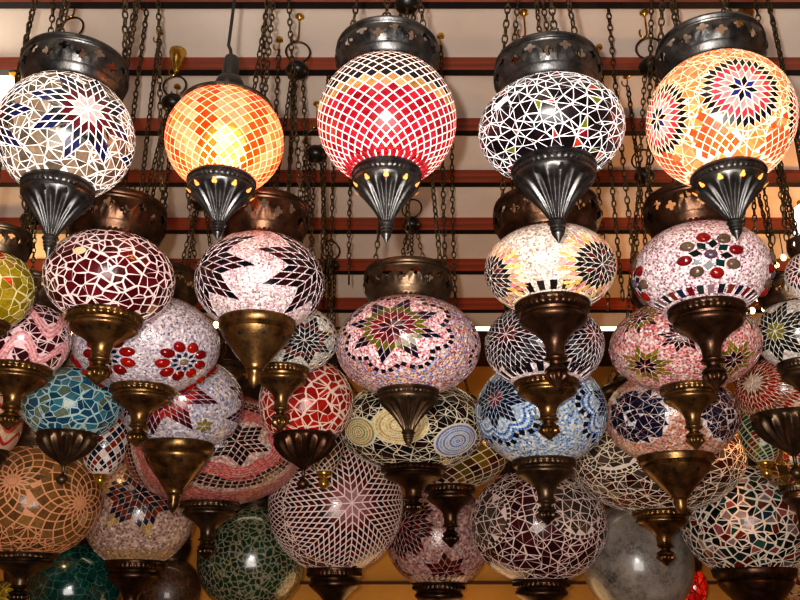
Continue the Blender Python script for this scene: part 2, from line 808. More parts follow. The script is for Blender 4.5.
        if split is not None:
            fset = [Vector(p) for p in pts[npt:]]
            for v in bm.verts:
                c = v.co.normalized()
                if not (lo - .05 < c.z < hi + .05):
                    continue
                if any((c - q).length < 1e-4 for q in fset):
                    continue
                e1 = Vector((0, 0, 1)).cross(c)
                if e1.length < 1e-4:
                    continue
                e1.normalize()
                e2 = c.cross(e1)
                ring = []
                for f in v.link_faces:
                    n = f.normal.normalized()
                    if n.dot(c) < 0:
                        n = -n
                    if n.dot(c) < math.cos(2.2 * s):
                        n = (n + c * 2).normalized()
                    ring.append((math.atan2((n - c).dot(e2), (n - c).dot(e1)), n))
                ring.sort(key=lambda q: q[0])
                poly = [q[1] for q in ring]
                # drop corners that nearly coincide
                poly = [p for i, p in enumerate(poly) if (p - poly[i - 1]).length > s * .22]
                if len(poly) < 3:
                    continue
                if r.random() < split and len(poly) >= 5:
                    i = r.randrange(len(poly))
                    poly = poly[i:] + poly[:i]
                    h = r.choice((2, 3)) if len(poly) > 5 else 2
                    self.tile(poly[:h + 1], r.choice(cs), -1.0)
                    self.tile(poly[h:] + poly[:1], r.choice(cs), -1.0)
                else:
                    self.tile(poly, r.choice(cs), -1.0)
            bm.free()
            return
        used = set()
        fl = list(bm.faces)
        bm.faces.index_update()
        order = list(range(len(fl)))
        r.shuffle(order)
        cs = pal.split()

        def okf(f):
            c = f.calc_center_median().normalized()
            if not (lo < c.z < hi):
                return False
            return not any(self.inside(g, c) for g in self.feat)
        valid = [okf(f) for f in fl]
        for i in order:
            if i in used or not valid[i]:
                continue
            used.add(i)
            f = fl[i]
            vs = [v.co.copy() for v in f.verts]
            if r.random() < merge:
                es = sorted(f.edges, key=lambda e: -e.calc_length())
                for e in es[:1]:
                    o = [g for g in e.link_faces if g is not f]
                    if o and o[0].index not in used and valid[o[0].index]:
                        used.add(o[0].index)
                        ov = [v for v in o[0].verts if v not in f.verts]
                        if ov:
                            fv = list(f.verts)
                            for q in range(3):
                                if fv[q] in e.verts and fv[(q + 1) % 3] in e.verts:
                                    vs.insert(q + 1, ov[0].co.copy())
                                    break
            self.tile([v.normalized() for v in vs], r.choice(cs), -1.0)
        bm.free()

    # --- build the one mesh
    def build(self, parent, base_mat, tmat, gap=0.0011, raise_=0.0007, regf=None):
        a, b = self.a, self.b
        vs, fs, mi, cols, sm = [], [], [], [], []

        def E(d):
            return Vector((d.x * a, d.y * a, d.z * b))

        def Nn(d):
            return Vector((d.x / a, d.y / a, d.z / b)).normalized()
        Rc = min(a, b * b / a, a * a / b)
        fine = regf is not None
        S, T = (150, 76) if fine else (64, 40)
        t0, t1 = math.asin(max(-.995, self.zb - .04)), math.asin(min(.995, self.zt + .03))
        vd = []
        for i in range(T + 1):
            la = t0 + (t1 - t0) * i / T
            for k in range(S):
                p = 2 * PI * k / S
                d = Vector((math.cos(la) * math.cos(p), math.cos(la) * math.sin(p), math.sin(la)))
                vd.append(d)
                vs.append(tuple(E(d)))
        for i in range(T):
            for k in range(S):
                k2 = (k + 1) % S
                fs.append((i * S + k, i * S + k2, (i + 1) * S + k2, (i + 1) * S + k))
                mi.append(0)
                sm.append(True)
        if fine:
            rv = [1.0 if regf(d) else 0.0 for d in vd]
            for f in fs:
                cols.append([(rv[i], 0, 0, 1) for i in f])
        else:
            cols = [[(0, 0, 0, 1)] * 4 for _ in fs]
        for dirs, c, g in self.tiles:
            cd = sum(dirs, Vector()).normalized()
            if not (self.zb - .02 < cd.z < self.zt + .05):
                continue
            P = [E(d) for d in dirs]
            n = len(P)
            cen = sum(P, Vector()) / n
            nrm = Nn(cd)
            # area and perimeter -> inset
            A2 = Vector()
            per = 0
            for i in range(n):
                A2 += (P[i] - cen).cross(P[(i + 1) % n] - cen)
                per += (P[(i + 1) % n] - P[i]).length
            if per < 1e-6:
                continue
            rin = A2.length / per
            if g is None:
                g = gap
            elif g < 0:
                g = gap * rng.uniform(.3, 1.25)
                P = [p + Vector((rng.uniform(-1, 1), rng.uniform(-1, 1), rng.uniform(-1, 1))) * gap * .7 for p in P]
                cen = sum(P, Vector()) / n
            k = 1 - g / max(rin, 1e-6) if g else 1.0
            if k < 0.18:
                continue
            if A2.dot(nrm) < 0:
                P.reverse()
            P = [cen + (p - cen) * k for p in P]
            # lay the piece on the skin of the globe: rim points, a middle point, and an edge down into the grout
            rim = []
            for i in range(n):
                p, q = P[i], P[(i + 1) % n]
                rim.append(p)
                if (q - p).length > .12 * Rc:
                    rim.append((p + q) / 2)

            def skin(p, h):
                d = Vector((p.x / a, p.y / a, p.z / b)).normalized()
                return E(d) + Nn(d) * h
            n = len(rim)
            o = len(vs)
            vs.append(tuple(skin(cen, raise_)))
            vs += [tuple(skin(p, raise_)) for p in rim]
            cc = hx(c)
            f = rng.uniform(.78, 1.2)
            cc = (cc[0] * f, cc[1] * f, cc[2] * f, 1)
            for i in range(n):
                fs.append((o, o + 1 + i, o + 1 + (i + 1) % n))
                mi.append(1)
                sm.append(True)
                cols.append([cc] * 3)
            w = len(vs)
            vs += [tuple(skin(p, raise_)) for p in rim]
            vs += [tuple(skin(p + (p - cen) * .08, -.0004)) for p in rim]
            for i in range(n):
                j = (i + 1) % n
                fs.append((w + i, w + n + i, w + n + j, w + j))
                mi.append(0)
                sm.append(False)
                cols.append([(0, 0, 0, 1)] * 4)
        for d, rx, ry, c, rot, fr0 in self.gems:
            fr = self.frame(d)
            ca = math.cos(rot)
            sa = math.sin(rot)
            cc = hx(c)
            o = len(vs)
            SG, TG = 12, 5
            for i in range(TG + 1):
                q = i / TG
                h = math.sqrt(max(0, 1 - q * q)) * min(rx, ry) * a * 0.55
                for k in range(SG):
                    an = 2 * PI * k / SG
                    x, y = rx * q * math.cos(an), ry * q * math.sin(an)
                    x, y = x * ca - y * sa, x * sa + y * ca
                    dd = self.p2(fr, x, y)
                    vs.append(tuple(E(dd) + Nn(dd) * (h + .0003)))
            for i in range(TG):
                for k in range(SG):
                    k2 = (k + 1) % SG
                    fs.append((o + i * SG + k, o + (i + 1) * SG + k, o + (i + 1) * SG + k2, o + i * SG + k2))
                    mi.append(1)
                    sm.append(True)
                    cols.append([cc] * 4)
        me = mesh('globe', vs, fs)
        me.polygons.foreach_set('material_index', mi)
        me.polygons.foreach_set('use_smooth', sm)
        ca = me.color_attributes.new('Col', 'FLOAT_COLOR', 'CORNER')
        flat = []
        for f in cols:
            for c in f:
                flat += c
        ca.data.foreach_set('color', flat)
        me.materials.append(base_mat)
        me.materials.append(tmat)
        o = bpy.data.objects.new('globe', me)
        col.objects.link(o)
        o.parent = parent
        return o


# ------------------------------------------------------------------ metalwork
def interp(prof, z):
    for (r0, z0), (r1, z1) in zip(prof, prof[1:]):
        if (z0 - z) * (z1 - z) <= 0:
            u = (z - z0) / (z1 - z0) if z1 != z0 else 0
            return r0 + (r1 - r0) * u
    return prof[-1][0]


CAP = [(.80, 0), (.82, .08), (.86, .18), (.95, .34), (1.0, .52), (1.0, .66), (.965, .78), (.93, .86)]


def make_collar(parent, r0, z0, Rr, H, mat, holes=20, rope=True):
    """pierced crown ring on top of the globe: neck, flaring wall with quatrefoil openings, rolled lip"""
    m = MB()
    k0 = r0 / (.80 * Rr) if r0 else 1
    prof = [(r * Rr, z0 + z * H) for r, z in CAP]
    low = [p for p in prof if p[1] <= z0 + .18 * H + 1e-9]
    m.lathe([(prof[0][0] * 1.0, z0 - .1 * H), (prof[0][0] * 1.04, z0 - .02 * H), (prof[0][0] * 1.05, z0 + .02 * H, .012 if rope else 0, 48),
             (prof[0][0] * 1.02, z0 + .06 * H), (interp(prof, z0 + .12 * H), z0 + .12 * H), (interp(prof, z0 + .2 * H) * 1.02, z0 + .19 * H),
             (interp(prof, z0 + .26 * H), z0 + .26 * H)], 144 if rope else 72, caps=False)
    za, zb = z0 + .26 * H, z0 + .74 * H
    vs, fs = [], []
    N = holes
    for k in range(N):
        p0, p1 = 2 * PI * k / N, 2 * PI * (k + 1) / N
        pm = (p0 + p1) / 2
        zm = (za + zb) / 2 + (0.08 * H if k % 2 else -0.06 * H)
        outer = []
        for u in (0, .25, .5, .75):
            outer.append((p0 + (p1 - p0) * u, za))
        for u in (0, .25, .5, .75):
            outer.append((p1, za + (zb - za) * u))
        for u in (0, .25, .5, .75):
            outer.append((p1 + (p0 - p1) * u, zb))
        for u in (0, .25, .5, .75):
            outer.append((p0, zb + (za - zb) * u))
        inner = []
        nO = len(outer)
        hp = (p1 - p0) * .36
        hz = (zb - za) * .24
        for i in range(nO):
            an = 2 * PI * i / nO - PI * .75
            lob = .52 + .48 * abs(math.cos(2 * an))
            inner.append((pm + hp * lob * math.cos(an), zm + hz * lob * math.sin(an)))
        o = len(vs)
        for p, z in outer + inner:
            r = interp(prof, z)
            vs.append((r * math.cos(p), r * math.sin(p), z))
        for i in range(nO):
            j = (i + 1) % nO
            fs.append((o + i, o + j, o + nO + j, o + nO + i))
    m.add(vs, fs)
    top = prof[-1]
    rt = interp(prof, zb)
    m.lathe([(rt, zb), (rt * 1.015, zb + .03 * H), (top[0] * 1.02, z0 + .84 * H), (top[0] * 1.05, z0 + .9 * H), (top[0] * 1.03, z0 + .97 * H),
             (top[0] * .96, z0 + 1.0 * H), (top[0] * .88, z0 + .97 * H), (top[0] * .90, z0 + .86 * H)], 72, caps=False)
    # three little lugs for the chains
    for k in range(3):
        a = 2 * PI * k / 3 + PI / 6
        c = Vector((top[0] * .97 * math.cos(a), top[0] * .97 * math.sin(a), z0 + 1.02 * H))
        t = Vector((-math.sin(a), math.cos(a), 0))
        m.tube([c + (t * math.cos(q) + Vector((0, 0, 1)) * math.sin(q)) * .006 for q in [i * PI / 5 for i in range(10)]], .0016, 5, True)
    return m.build('collar', mat, parent)


CUPS = {
    # radius, drop, wave amplitude, wave count (radius in cup radii, drop in cup lengths)
    'fluted': [(1.0, -.03), (1.05, .0), (1.06, .03), (1.0, .05), (1.02, .07, .018, 44), (1.02, .10, .018, 44), (.97, .12), (1.01, .15), (1.0, .18), (.93, .22),
               (.86, .25, .05, 16), (.72, .31, .08, 16), (.56, .40, .1, 16), (.40, .50, .11, 16), (.28, .60, .11, 16), (.21, .67, .09, 16), (.19, .71), (.22, .73),
               (.24, .75), (.2, .77), (.17, .78), (.19, .80), (.19, .82), (.15, .83)],
    'bell': [(.98, -.03), (1.03, .0), (1.04, .02), (1.0, .04), (1.01, .06, .02, 40), (1.01, .09, .02, 40), (.96, .11), (.88, .12), (.86, .145), (.92, .17), (.935, .195), (.91, .22),
             (.82, .25), (.68, .29), (.54, .335), (.43, .38), (.35, .42), (.295, .46), (.265, .51), (.255, .56), (.26, .62), (.32, .645), (.31, .66), (.2, .685)],
    'cone': [(.98, -.03), (1.03, .0), (1.04, .02), (1.02, .06), (1.0, .12), (.94, .14), (.9, .16), (.93, .19), (.9, .23), (.8, .31), (.62, .43), (.42, .57), (.3, .66), (.24, .71),
             (.25, .73), (.21, .74), (.19, .76)],
    'lotus': [(.98, -.03), (1.04, .0), (1.05, .03), (1.0, .06), (.98, .09, .03, 18), (.95, .16, .07, 18), (.86, .25, .09, 18), (.7, .36, .1, 18), (.48, .46, .1, 18), (.27, .54, .08, 18), (.14, .6), (.1, .63)],
    'knob': [(.98, -.05), (1.05, .05), (1.0, .2), (.8, .3), (.6, .36)],
}


def make_cup(parent, z0, Rr, L, kind, mat, holes=None, tip=True):
    m = MB()
    rows = []
    for q in CUPS[kind]:
        rows.append((q[0] * Rr, z0 - q[1] * L) + tuple(q[2:]))
    m.lathe(rows, 160 if kind in ('fluted', 'bell') else 90)
    if kind == 'bell':  # line of pierced dots below the shoulder
        pass
    mats = [mat]
    dk = M_KNOB
    hm = M_HOLE_GLOW if holes else dk  # piercings are flat patches: painted glow when lit, black otherwise
    mats.append(hm)
    if kind in ('fluted', 'bell', 'cone'):
        zz = {'fluted': .235, 'bell': .275, 'cone': .30}[kind]
        N = {'fluted': 10, 'bell': 9, 'cone': 8}[kind]
        pf = [(q[0], q[1]) for q in CUPS[kind]]
        s = {'fluted': .085, 'bell': .05, 'cone': .06}[kind] * Rr
        for k in range(N):
            a = 2 * PI * (k + .5) / N
            vs = []
            for i in range(12):
                b = 2 * PI * i / 12
                q = s * (.62 + .38 * abs(math.cos(1.5 * b + PI / 4)))
                z = z0 - zz * L + q * math.sin(b) * .9
                rr = 1.012 * Rr * interp(pf, (z0 - z) / L) * (1.05 if kind == 'fluted' else 1.0) + .0006
                an = a + q * math.cos(b) / rr
                vs.append((rr * math.cos(an), rr * math.sin(an), z))
            m.add(vs, [tuple(range(12))], 1)
    cup = m.build('bottom_cup', mats, parent)
    if tip:
        t = MB()
        if kind == 'fluted':
            t.lathe([(r * Rr, z0 - z * L) for r, z in [(.15, .825), (.17, .84), (.17, .86), (.13, .87), (.15, .885), (.14, .90), (.11, .92), (.06, .96), (.02, 1.0)]], 20)
        elif kind == 'cone':
            t.lathe([(r * Rr, z0 - z * L) for r, z in [(.19, .755), (.17, .78), (.17, .83), (.15, .9), (.1, .95), (.03, 1.0)]], 20)
        elif kind == 'bell':
            t.lathe([(r * Rr, z0 - z * L) for r, z in [(.19, .685), (.16, .71), (.2, .73), (.3, .76, ), (.33, .79), (.22, .80)]], 24)
            t.lathe([(r * Rr, z0 - z * L, .14, 8) for r, z in [(.2, .795), (.3, .83), (.3, .87), (.2, .91)]], 64)
            t.lathe([(r * Rr, z0 - z * L) for r, z in [(.2, .90), (.24, .91), (.2, .93), (.13, .95), (.08, .98), (.02, 1.0)]], 20)
        elif kind == 'lotus':
            t.lathe([(r * Rr, z0 - z * L) for r, z in [(.1, .62), (.06, .65), (.05, .76), (.06, .79), (.14, .82), (.2, .87), (.2, .91), (.14, .96), (.03, 1.0)]], 18)
        else:
            t.ball((0, 0, z0 - L * .72), Rr * .72, 16, 10)
        t.build('finial', M_BRASS if kind == 'knob' else mat, cup)
    return cup


def make_suspension(root, c, ztop, rimr, hubz, single=False):
    """three chains to a black holder, ring above (all coordinates local to the root)"""
    hub = Vector((0, 0, hubz))
    m = MB()
    m.lathe([(q * 1.3, w * 1.3) for q, w in [(.004, .016), (.012, .014), (.015, .010), (.020, .004), (.021, -.003), (.018, -.009), (.010, -.014), (.004, -.016)]], 24, hubz)
    h = m.build('chain_holder', M_KNOB, root)
    r = MB()
    an = rng.uniform(-.5, .5)
    rr = .028
    r.tube([Vector((rr * math.cos(q) * math.cos(an), rr * math.cos(q) * math.sin(an), hubz + .021 + rr + rr * math.sin(q))) for q in [2 * PI * i / 24 for i in range(24)]], .0024, 8, True)
    r.build('hanging_ring', M_CHAIN, root)
    for k in range(3):
        a = 2 * PI * k / 3 + PI / 6
        p1 = Vector((rimr * math.cos(a), rimr * math.sin(a), ztop + .004))
        p0 = hub + Vector((.014 * math.cos(a), .014 * math.sin(a), -.010))
        chain(p0, p1, root, 1.35)


lanterns = []


def lantern(label, cx, cy, aw, ah, Y, pat, cup=('bell', 36, 390), cap=None, mats=(None, None), regf=None,
            gap=.5, holes=False, bulb=None, name='mosaic_lantern', hook=None, chains=True, finial=True, stem='', lowmat=None):
    """cx, cy, aw, ah: the globe's outline in the photo; cup: kind, half width and where its tip ends in the photo;
    cap: half width and height in the photo and its metal"""
    P, t = at(cx, cy, Y)
    u = t / F
    a = aw * u
    el = math.asin((P.z - CAMZ) / (P - CAM).length)
    hb = ah * u
    b2 = (hb * hb - (a * math.sin(el)) ** 2) / math.cos(el) ** 2
    b = math.sqrt(b2) if b2 > 0 else a * .7
    b = min(max(b, .62 * a), 1.8 * a)
    kind, cw, tipy = cup[:3]
    cmat = cup[3] if len(cup) > 3 else M_BRONZE
    cr = min(cw * u * .94, a * .93)
    zb = -math.sqrt(max(0.02, 1 - (cr / a * .99) ** 2))
    cpw, cph = (cap[0], cap[1]) if cap else (aw * .72, aw * .5)
    cmt = cap[2] if cap and len(cap) > 2 else M_BRONZE
    capr = cpw * u
    nr = min(capr * .80, a * .88)
    zt = math.sqrt(max(0.02, 1 - (nr / a) ** 2))
    root = bpy.data.objects.new(name, None)
    col.objects.link(root)
    root.empty_display_size = .02
    root.location = P
    tag(root, label, 'lantern')
    g = Globe(P, a, b, zt, zb, aw)
    if pat:
        pat(g)
    g.build(root, mats[0](Y) if callable(mats[0]) else mats[0], mats[1] or tile_mat(), gap * u, regf=(lambda d: regf(g, d)) if regf else None)
    H = cph * u
    if name == 'plug_lantern':
        pass
    else:
        make_collar(root, nr, b * zt - .002, capr, H, cmt)
    # length of the cup from where the tip ends
    zrim = b * zb
    L = 0.1
    if tipy:
        # find the drop below the centre that projects on tipy
        lo, hi = 0.0, 1.0
        for _ in range(40):
            mid = (lo + hi) / 2
            q = P - Vector((0, 0, mid)) - CAM
            yy = 300 - F * q.dot(UP) / q.dot(FWD)
            if yy < tipy:
                lo = mid
            else:
                hi = mid
        L = max(lo + zrim, cr * .9)
    make_cup(root, zrim, cr, L, kind, cmat, holes, finial)
    if bulb:
        mb = MB()
        mb.ball((0, 0, bulb[1] * b), bulb[0], 20, 12, 1.2)
        ob = mb.build('bulb', M_BULB, root)
    top = b * zt + H
    hubz = ceil_h(P.y) - P.z - .15
    if chains:
        make_suspension(root, P, top, capr * .90, hubz)
        lanterns.append((root, P, hubz, hook, stem))
    return root, g, dict(a=a, b=b, zt=zt, zb=zb, top=top, H=H, capr=capr, u=u, L=L)


# ================================================================== the room
M_PLASTER = None


def wall_mat(name, c, c2, scale=3.0):
    t = NT(name)
    nz = t.noise(scale, 5, 0.6)
    cc = t.ramp(nz.outputs[0], [(0.3, hx(c)), (0.7, hx(c2))])
    t.bsdf(cc, 0.85, 0, 0.2)
    return t.m


def wood_mat(name, c, c2, rough=0.3):
    t = NT(name)
    tc = t.n('ShaderNodeTexCoord')
    mp = t.n('ShaderNodeMapping')
    mp.inputs['Scale'].default_value = (3.0, 90.0, 90.0)
    t.l(tc.outputs['Object'], mp.inputs[0])
    nz = t.n('ShaderNodeTexNoise')
    nz.inputs['Scale'].default_value = 1.0
    nz.inputs['Detail'].default_value = 4
    t.l(mp.outputs[0], nz.inputs['Vector'])
    cc = t.ramp(nz.outputs[0], [(0.3, hx(c)), (0.7, hx(c2))])
    t.bsdf(cc, rough, 0, 0.5)
    return t.m


M_PLASTER = wall_mat('ceiling_plaster', '#cfc2b4', '#ddd2c6')
M_OCHRE = wall_mat('ochre_plaster', '#b07a34', '#c48c44')
M_WOOD = wood_mat('mahogany', '#6e2c18', '#a04626')
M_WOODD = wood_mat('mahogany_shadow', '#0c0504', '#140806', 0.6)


def struct(name, mb, mat, loc=None, smooth=False):
    o = mb.build(name, mat, None, loc, smooth)
    o['kind'] = 'structure'
    return o


XW = 3.0
th = math.atan(CSLOPE)
# sloping plaster ceiling, falling away from the camera
m = MB()
y0, y1 = -1.2, EDGE_Y
h0, h1 = ceil_h(y0), ceil_h(y1)
m.add([(-XW, y0, h0), (XW, y0, h0), (XW, y1, h1), (-XW, y1, h1), (-XW, y0, h0 + .1), (XW, y0, h0 + .1), (XW, y1, h1 + .1), (-XW, y1, h1 + .1)],
      [(3, 2, 1, 0), (4, 5, 6, 7), (0, 1, 5, 4), (1, 2, 6, 5), (2, 3, 7, 6), (3, 0, 4, 7)])
struct('ceiling', m, M_PLASTER)
# level soffit beyond the slope
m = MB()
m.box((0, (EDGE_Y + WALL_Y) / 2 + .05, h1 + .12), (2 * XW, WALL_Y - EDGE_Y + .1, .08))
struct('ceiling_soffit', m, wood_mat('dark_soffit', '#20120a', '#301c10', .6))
m = MB()
m.box((0, WALL_Y + .05, 1.4), (2 * XW, .1, 2.8))
struct('wall_back', m, M_OCHRE)
for sx, nm in ((-1, 'wall_left'), (1, 'wall_right')):
    m = MB()
    m.box((sx * (XW + .05), 1.0, 2.0), (.1, 4.5, 4.0))
    struct(nm, m, M_OCHRE)
m = MB()
m.box((0, 1.0, -.05), (2 * XW, 4.6, .1))
struct('floor', m, wall_mat('floor_tiles', '#5a3c24', '#6e4a2e'))
# mahogany slats under the ceiling
rotc = Matrix.Rotation(-th, 3, 'X')
tc_ = math.cos(th)
ti = 0
for k in range(-2, 7):
    t_ = [0.819, 0.704, 0.607, 0.5287, 0.46, 0.403, 0.351]
    SH, SD = .052, .017
    zf = (1.9 - SH / tc_) / (0.35 + (t_[k] if k >= 0 else 0.819)) - (0.19 * -k if k < 0 else 0)
    ti += 1
    m = MB()
    nrm = Vector((0, -math.sin(th), -math.cos(th)))
    alo = Vector((0, math.cos(th), -math.sin(th)))
    fb = Vector((0, zf, CAMZ + 1.9 - SH / tc_ - CSLOPE * zf))
    cpt = fb + alo * (SD / 2) - nrm * (SH / 2 + .0005)
    m.box((0, 0, 0), (2 * XW - .02, SD, SH))
    o = m.build('trim_%d' % ti, [M_WOOD], None, cpt, False)
    o.rotation_euler = (-th, 0, 0)
    o['kind'] = 'structure'
    # underside faces in near-black wood: their shade is painted into the colour
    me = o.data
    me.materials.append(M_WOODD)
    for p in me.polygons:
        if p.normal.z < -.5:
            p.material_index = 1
# horizontal boards on the ochre wall, low down
for k, z in enumerate((1.70, 1.56, 1.42)):
    m = MB()
    m.box((0, WALL_Y - .012, z), (2 * XW - .02, .024, .012))
    struct('trim_%d' % (ti + 1 + k), m, wood_mat('shelf_wood%d' % k, '#3a1c0c', '#4e2a12', .85))
# slanting dark brace at the right
pA, _ = at(806, 120, 2.3)
pB, _ = at(742, 292, 2.5)
m = MB()
d = (pB - pA)
q = d.to_track_quat('Z', 'Y').to_matrix()
m.box((pA + pB) / 2, (.06, .05, d.length + .5), 0, q)
struct('trim_%d' % (ti + 4), m, wood_mat('dark_brace', '#24120a', '#3a2012'))

# ================================================================== lit things at the edges
M_WHITEGLOW = plain('white_glow', '#fffaf0', 0.5, 0, '#fff6e8', 3.5)
M_AMBER = plain('fairy_bulb', '#ffe080', 0.4, 0, '#ffe890', 9.0)
M_YFRAME = plain('yellow_frame', '#d8a030', 0.4, 0, '#d89820', .5)


def fluorescent(px, py, Y, length, label):
    p, t = at(px, py, Y)
    r = bpy.data.objects.new('fluorescent_light', None)
    col.objects.link(r)
    r.location = (p.x, p.y, h1 + .08 - .0449)
    tag(r, label, 'light', 'fluorescent lights along the far edge of the ceiling')
    b = MB()
    b.box((0, .02, .03), (length, .05, .03))
    b.build('housing', plain('lamp_housing', '#d8d0c0', .5), r, None, False)
    b = MB()
    b.tube([(-length / 2 + .03, 0, 0), (length / 2 - .03, 0, 0)], .016, 12)
    b.build('tube', plain('lit_tube', '#fff8e0', .4, 0, '#fff0c8', 5.0), r)
    for s in (-1, 1):
        b = MB()
        b.box((s * (length / 2 - .02), 0.005, .005), (.03, .04, .04))
        b.build('end_cap', M_STICK, r, None, False)


fluorescent(470, 329, 2.9, .62, 'white fluorescent tube at the ceiling edge behind the multicoloured middle lantern')
fluorescent(655, 329, 2.9, .5, 'white fluorescent tube at the ceiling edge behind the pink lantern with olive flowers')
fluorescent(240, 326, 2.9, .62, 'white fluorescent tube at the ceiling edge behind the dark diamond lantern on the left')

# glowing light box at the left edge
p, t = at(-14, 98, 1.75)
r = bpy.data.objects.new('light_box', None)
col.objects.link(r)
r.location = p
r.rotation_euler = (R(-30), R(-38), R(15))
tag(r, 'glowing white light box with a yellow frame at the left edge of the photo', 'light')
b = MB()
b.box((0, 0, 0), (.16, .02, .30))
b.build('panel', M_WHITEGLOW, r, None, False)
for c, s in (((-.085, -.004, 0), (.012, .036, .324)), ((.085, -.004, 0), (.012, .036, .324)), ((0, -.004, .156), (.158, .036, .012)), ((0, -.004, -.156), (.158, .036, .012))):
    b = MB()
    b.box(c, s)
    b.build('frame_bar', M_YFRAME, r, None, False)

# paper lampshade, lit, half out of the frame at the right
p, t = at(812, 232, 1.95)
r = bpy.data.objects.new('lampshade', None)
col.objects.link(r)
r.location = p
tag(r, 'brightly lit white lampshade cut off by the right edge of the photo', 'lampshade')
b = MB()
b.lathe([(.022, .075), (.03, .07), (.052, -.06), (.05, -.064)], 40, caps=False)
b.build('shade', M_WHITEGLOW, r)
b = MB()
b.lathe([(.022, .085), (.024, .085), (.024, .072), (.021, .072)], 30, caps=False)
b.build('top_rim', M_BRASS, r)
b = MB()
b.tube([(0, 0, .08), (0, 0, ceil_h(p.y) - p.z)], .003, 6)
b.build('cord', M_CORD, r)
b = MB()
b.lathe([(.001, .082), (.022, .082), (.022, .078), (.001, .076)], 24)
b.build('spider', M_BRASS, r)

# string of fairy lights between the lanterns at the right and left
def fairy(pts, Y, label):
    P = [at(x, y, Y + dy)[0] for x, y, dy in pts]
    r = bpy.data.objects.new('fairy_lights', None)
    col.objects.link(r)
    r.location = P[0]
    tag(r, label, 'fairy lights')
    L = [p - P[0] for p in P]
    up = ceil_h(P[0].y) - P[0].z
    b = MB()
    b.tube([Vector((0, 0, up))] + L, .0016, 5)
    b.build('wire', M_CORD, r)
    for p in L:
        b = MB()
        b.ball(p - Vector((0, 0, .008)), .0075, 10, 7, 1.3)
        b.build('bulb', M_AMBER, r)


fairy([(783, 255, 0), (776, 263, 0), (768, 272, .01), (773, 279, 0), (765, 288, .02), (758, 296, 0), (770, 300, 0), (764, 306, 0), (776, 291, 0), (752, 308, .01)], 2.3,
      'tangle of yellow fairy lights under the right-hand lampshade')
fairy([(94, 206, 0), (79, 231, 0), (216, 322, 0), (222, 333, 0)], 2.36, 'loose strand of yellow fairy lights behind the maroon lantern')

# ================================================================== the lanterns
B = M_BRONZE
SMOKE = '#6e5f50 #7d6a58 #5c5048 #8a7864 #6a5a4c #938070'
NIGHT = '#17131a #1c1620 #120f14 #231a22'


# --- first row, nearest the camera, lit from inside
def p1(g):
    g.star(g.px(88, 109), 8, 10.2, ['#d4b4b4', '#581a22', '#141a26', '#1a1e4c', '#181c48'], m=3, rot=.2, rep=4)
    g.shards(11, SMOKE, 3, .35)


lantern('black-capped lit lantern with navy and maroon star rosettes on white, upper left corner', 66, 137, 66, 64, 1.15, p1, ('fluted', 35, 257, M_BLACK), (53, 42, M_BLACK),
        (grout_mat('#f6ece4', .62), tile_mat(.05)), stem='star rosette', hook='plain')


def p2(g):
    def cf(k, j):
        q = (2 * j + k % 2) % 8
        return rng.choice(['#e04a14', '#e85a1c', '#dc5420']) if q < 3 else rng.choice(['#ea8858', '#ee9c74', '#ec8444', '#f0a480'])
    g.lattice(28, 26, cf, R(-74), R(76))


rt2, g2, i2 = lantern('glowing orange lantern in a diamond mosaic with a black plug on top', 225, 141, 58, 55, 1.15, p2, ('fluted', 34, 240, M_BLACK), (50, 20, M_BLACK),
                      (grout_mat('#fff0d8', .75, .4, '#ff9858'), tile_mat(.66, .42)), holes=True, bulb=(.033, -.2), name='plug_lantern', hook=None, chains=False, stem='orange')


def p3(g):
    def cf(k, j):
        n = k
        return '#1a1214' if n >= 14 else (rng.choice(['#b89058', '#a87c48', '#c8a070']) if n >= 12 else rng.choice(['#a81a30', '#981428', '#b02438']))
    g.lattice(32, 29, cf, R(-62), R(75))
    g.band(-.875, -.80, 34, ['#c03040'], .8)


lantern('lit red lantern with black diamonds round its top, centre of the nearest row', 387, 121, 69, 67, 1.15, p3, ('fluted', 34.5, 243, M_BLACK), (54, 38, M_BLACK),
        (grout_mat('#fff0ea', .85, .22, '#ffc8b8'), tile_mat(.32, .3)), gap=.62, holes=True, bulb=(.02, -.45), stem='red and black', hook='plain')


def p4(g):
    g.shards(12.5, '#1a1216 #20161a #18131a #140f12 #241a1e #1a1216 #20161a #18131a #140f12 #241a1e #1a1216 #20161a #18131a #140f12 #241a1e #1a1216 #20161a #18131a #140f12 #241a1e #1a1216 #20161a #18131a #1c1418 #140f12 #241a1e #1a1216 #20161a #18131a #1c1418 #7a1a2a #6a7018 #b04028 #1c1418 #20161a', 5, .15)


rt4, g4, i4 = lantern('flattened black shard lantern with white joints and a price sticker, nearest row', 551, 131, 72, 56, 1.15, p4, ('fluted', 42, 243, M_BLACK), (55, 44, M_BLACK),
                      (grout_mat('#f4ecec', .6), tile_mat(.02)), stem='black shard', hook='plain', gap=.44)
# the price sticker
dd = g4.px(502, 103)
fr = g4.frame(dd, .3)
b = MB()
w_, h_ = 9.5 / 72, 4.5 / 72
vs = []
for i in range(5):
    for j in range(3):
        q = g4.p2(fr, (i / 4 - .5) * 2 * w_, (j / 2 - .5) * 2 * h_)
        n = Vector((q.x / g4.a, q.y / g4.a, q.z / g4.b)).normalized()
        vs.append(Vector((q.x * g4.a, q.y * g4.a, q.z * g4.b)) + n * .0018)
b.add(vs, [(i * 3 + j, (i + 1) * 3 + j, (i + 1) * 3 + j + 1, i * 3 + j + 1) for i in range(4) for j in range(2)])
b.build('price_sticker', plain('price_paper', '#f6d8d4', .7, 0, '#f6d8d4', .35), rt4)['label'] = 'pale pink blank price sticker'


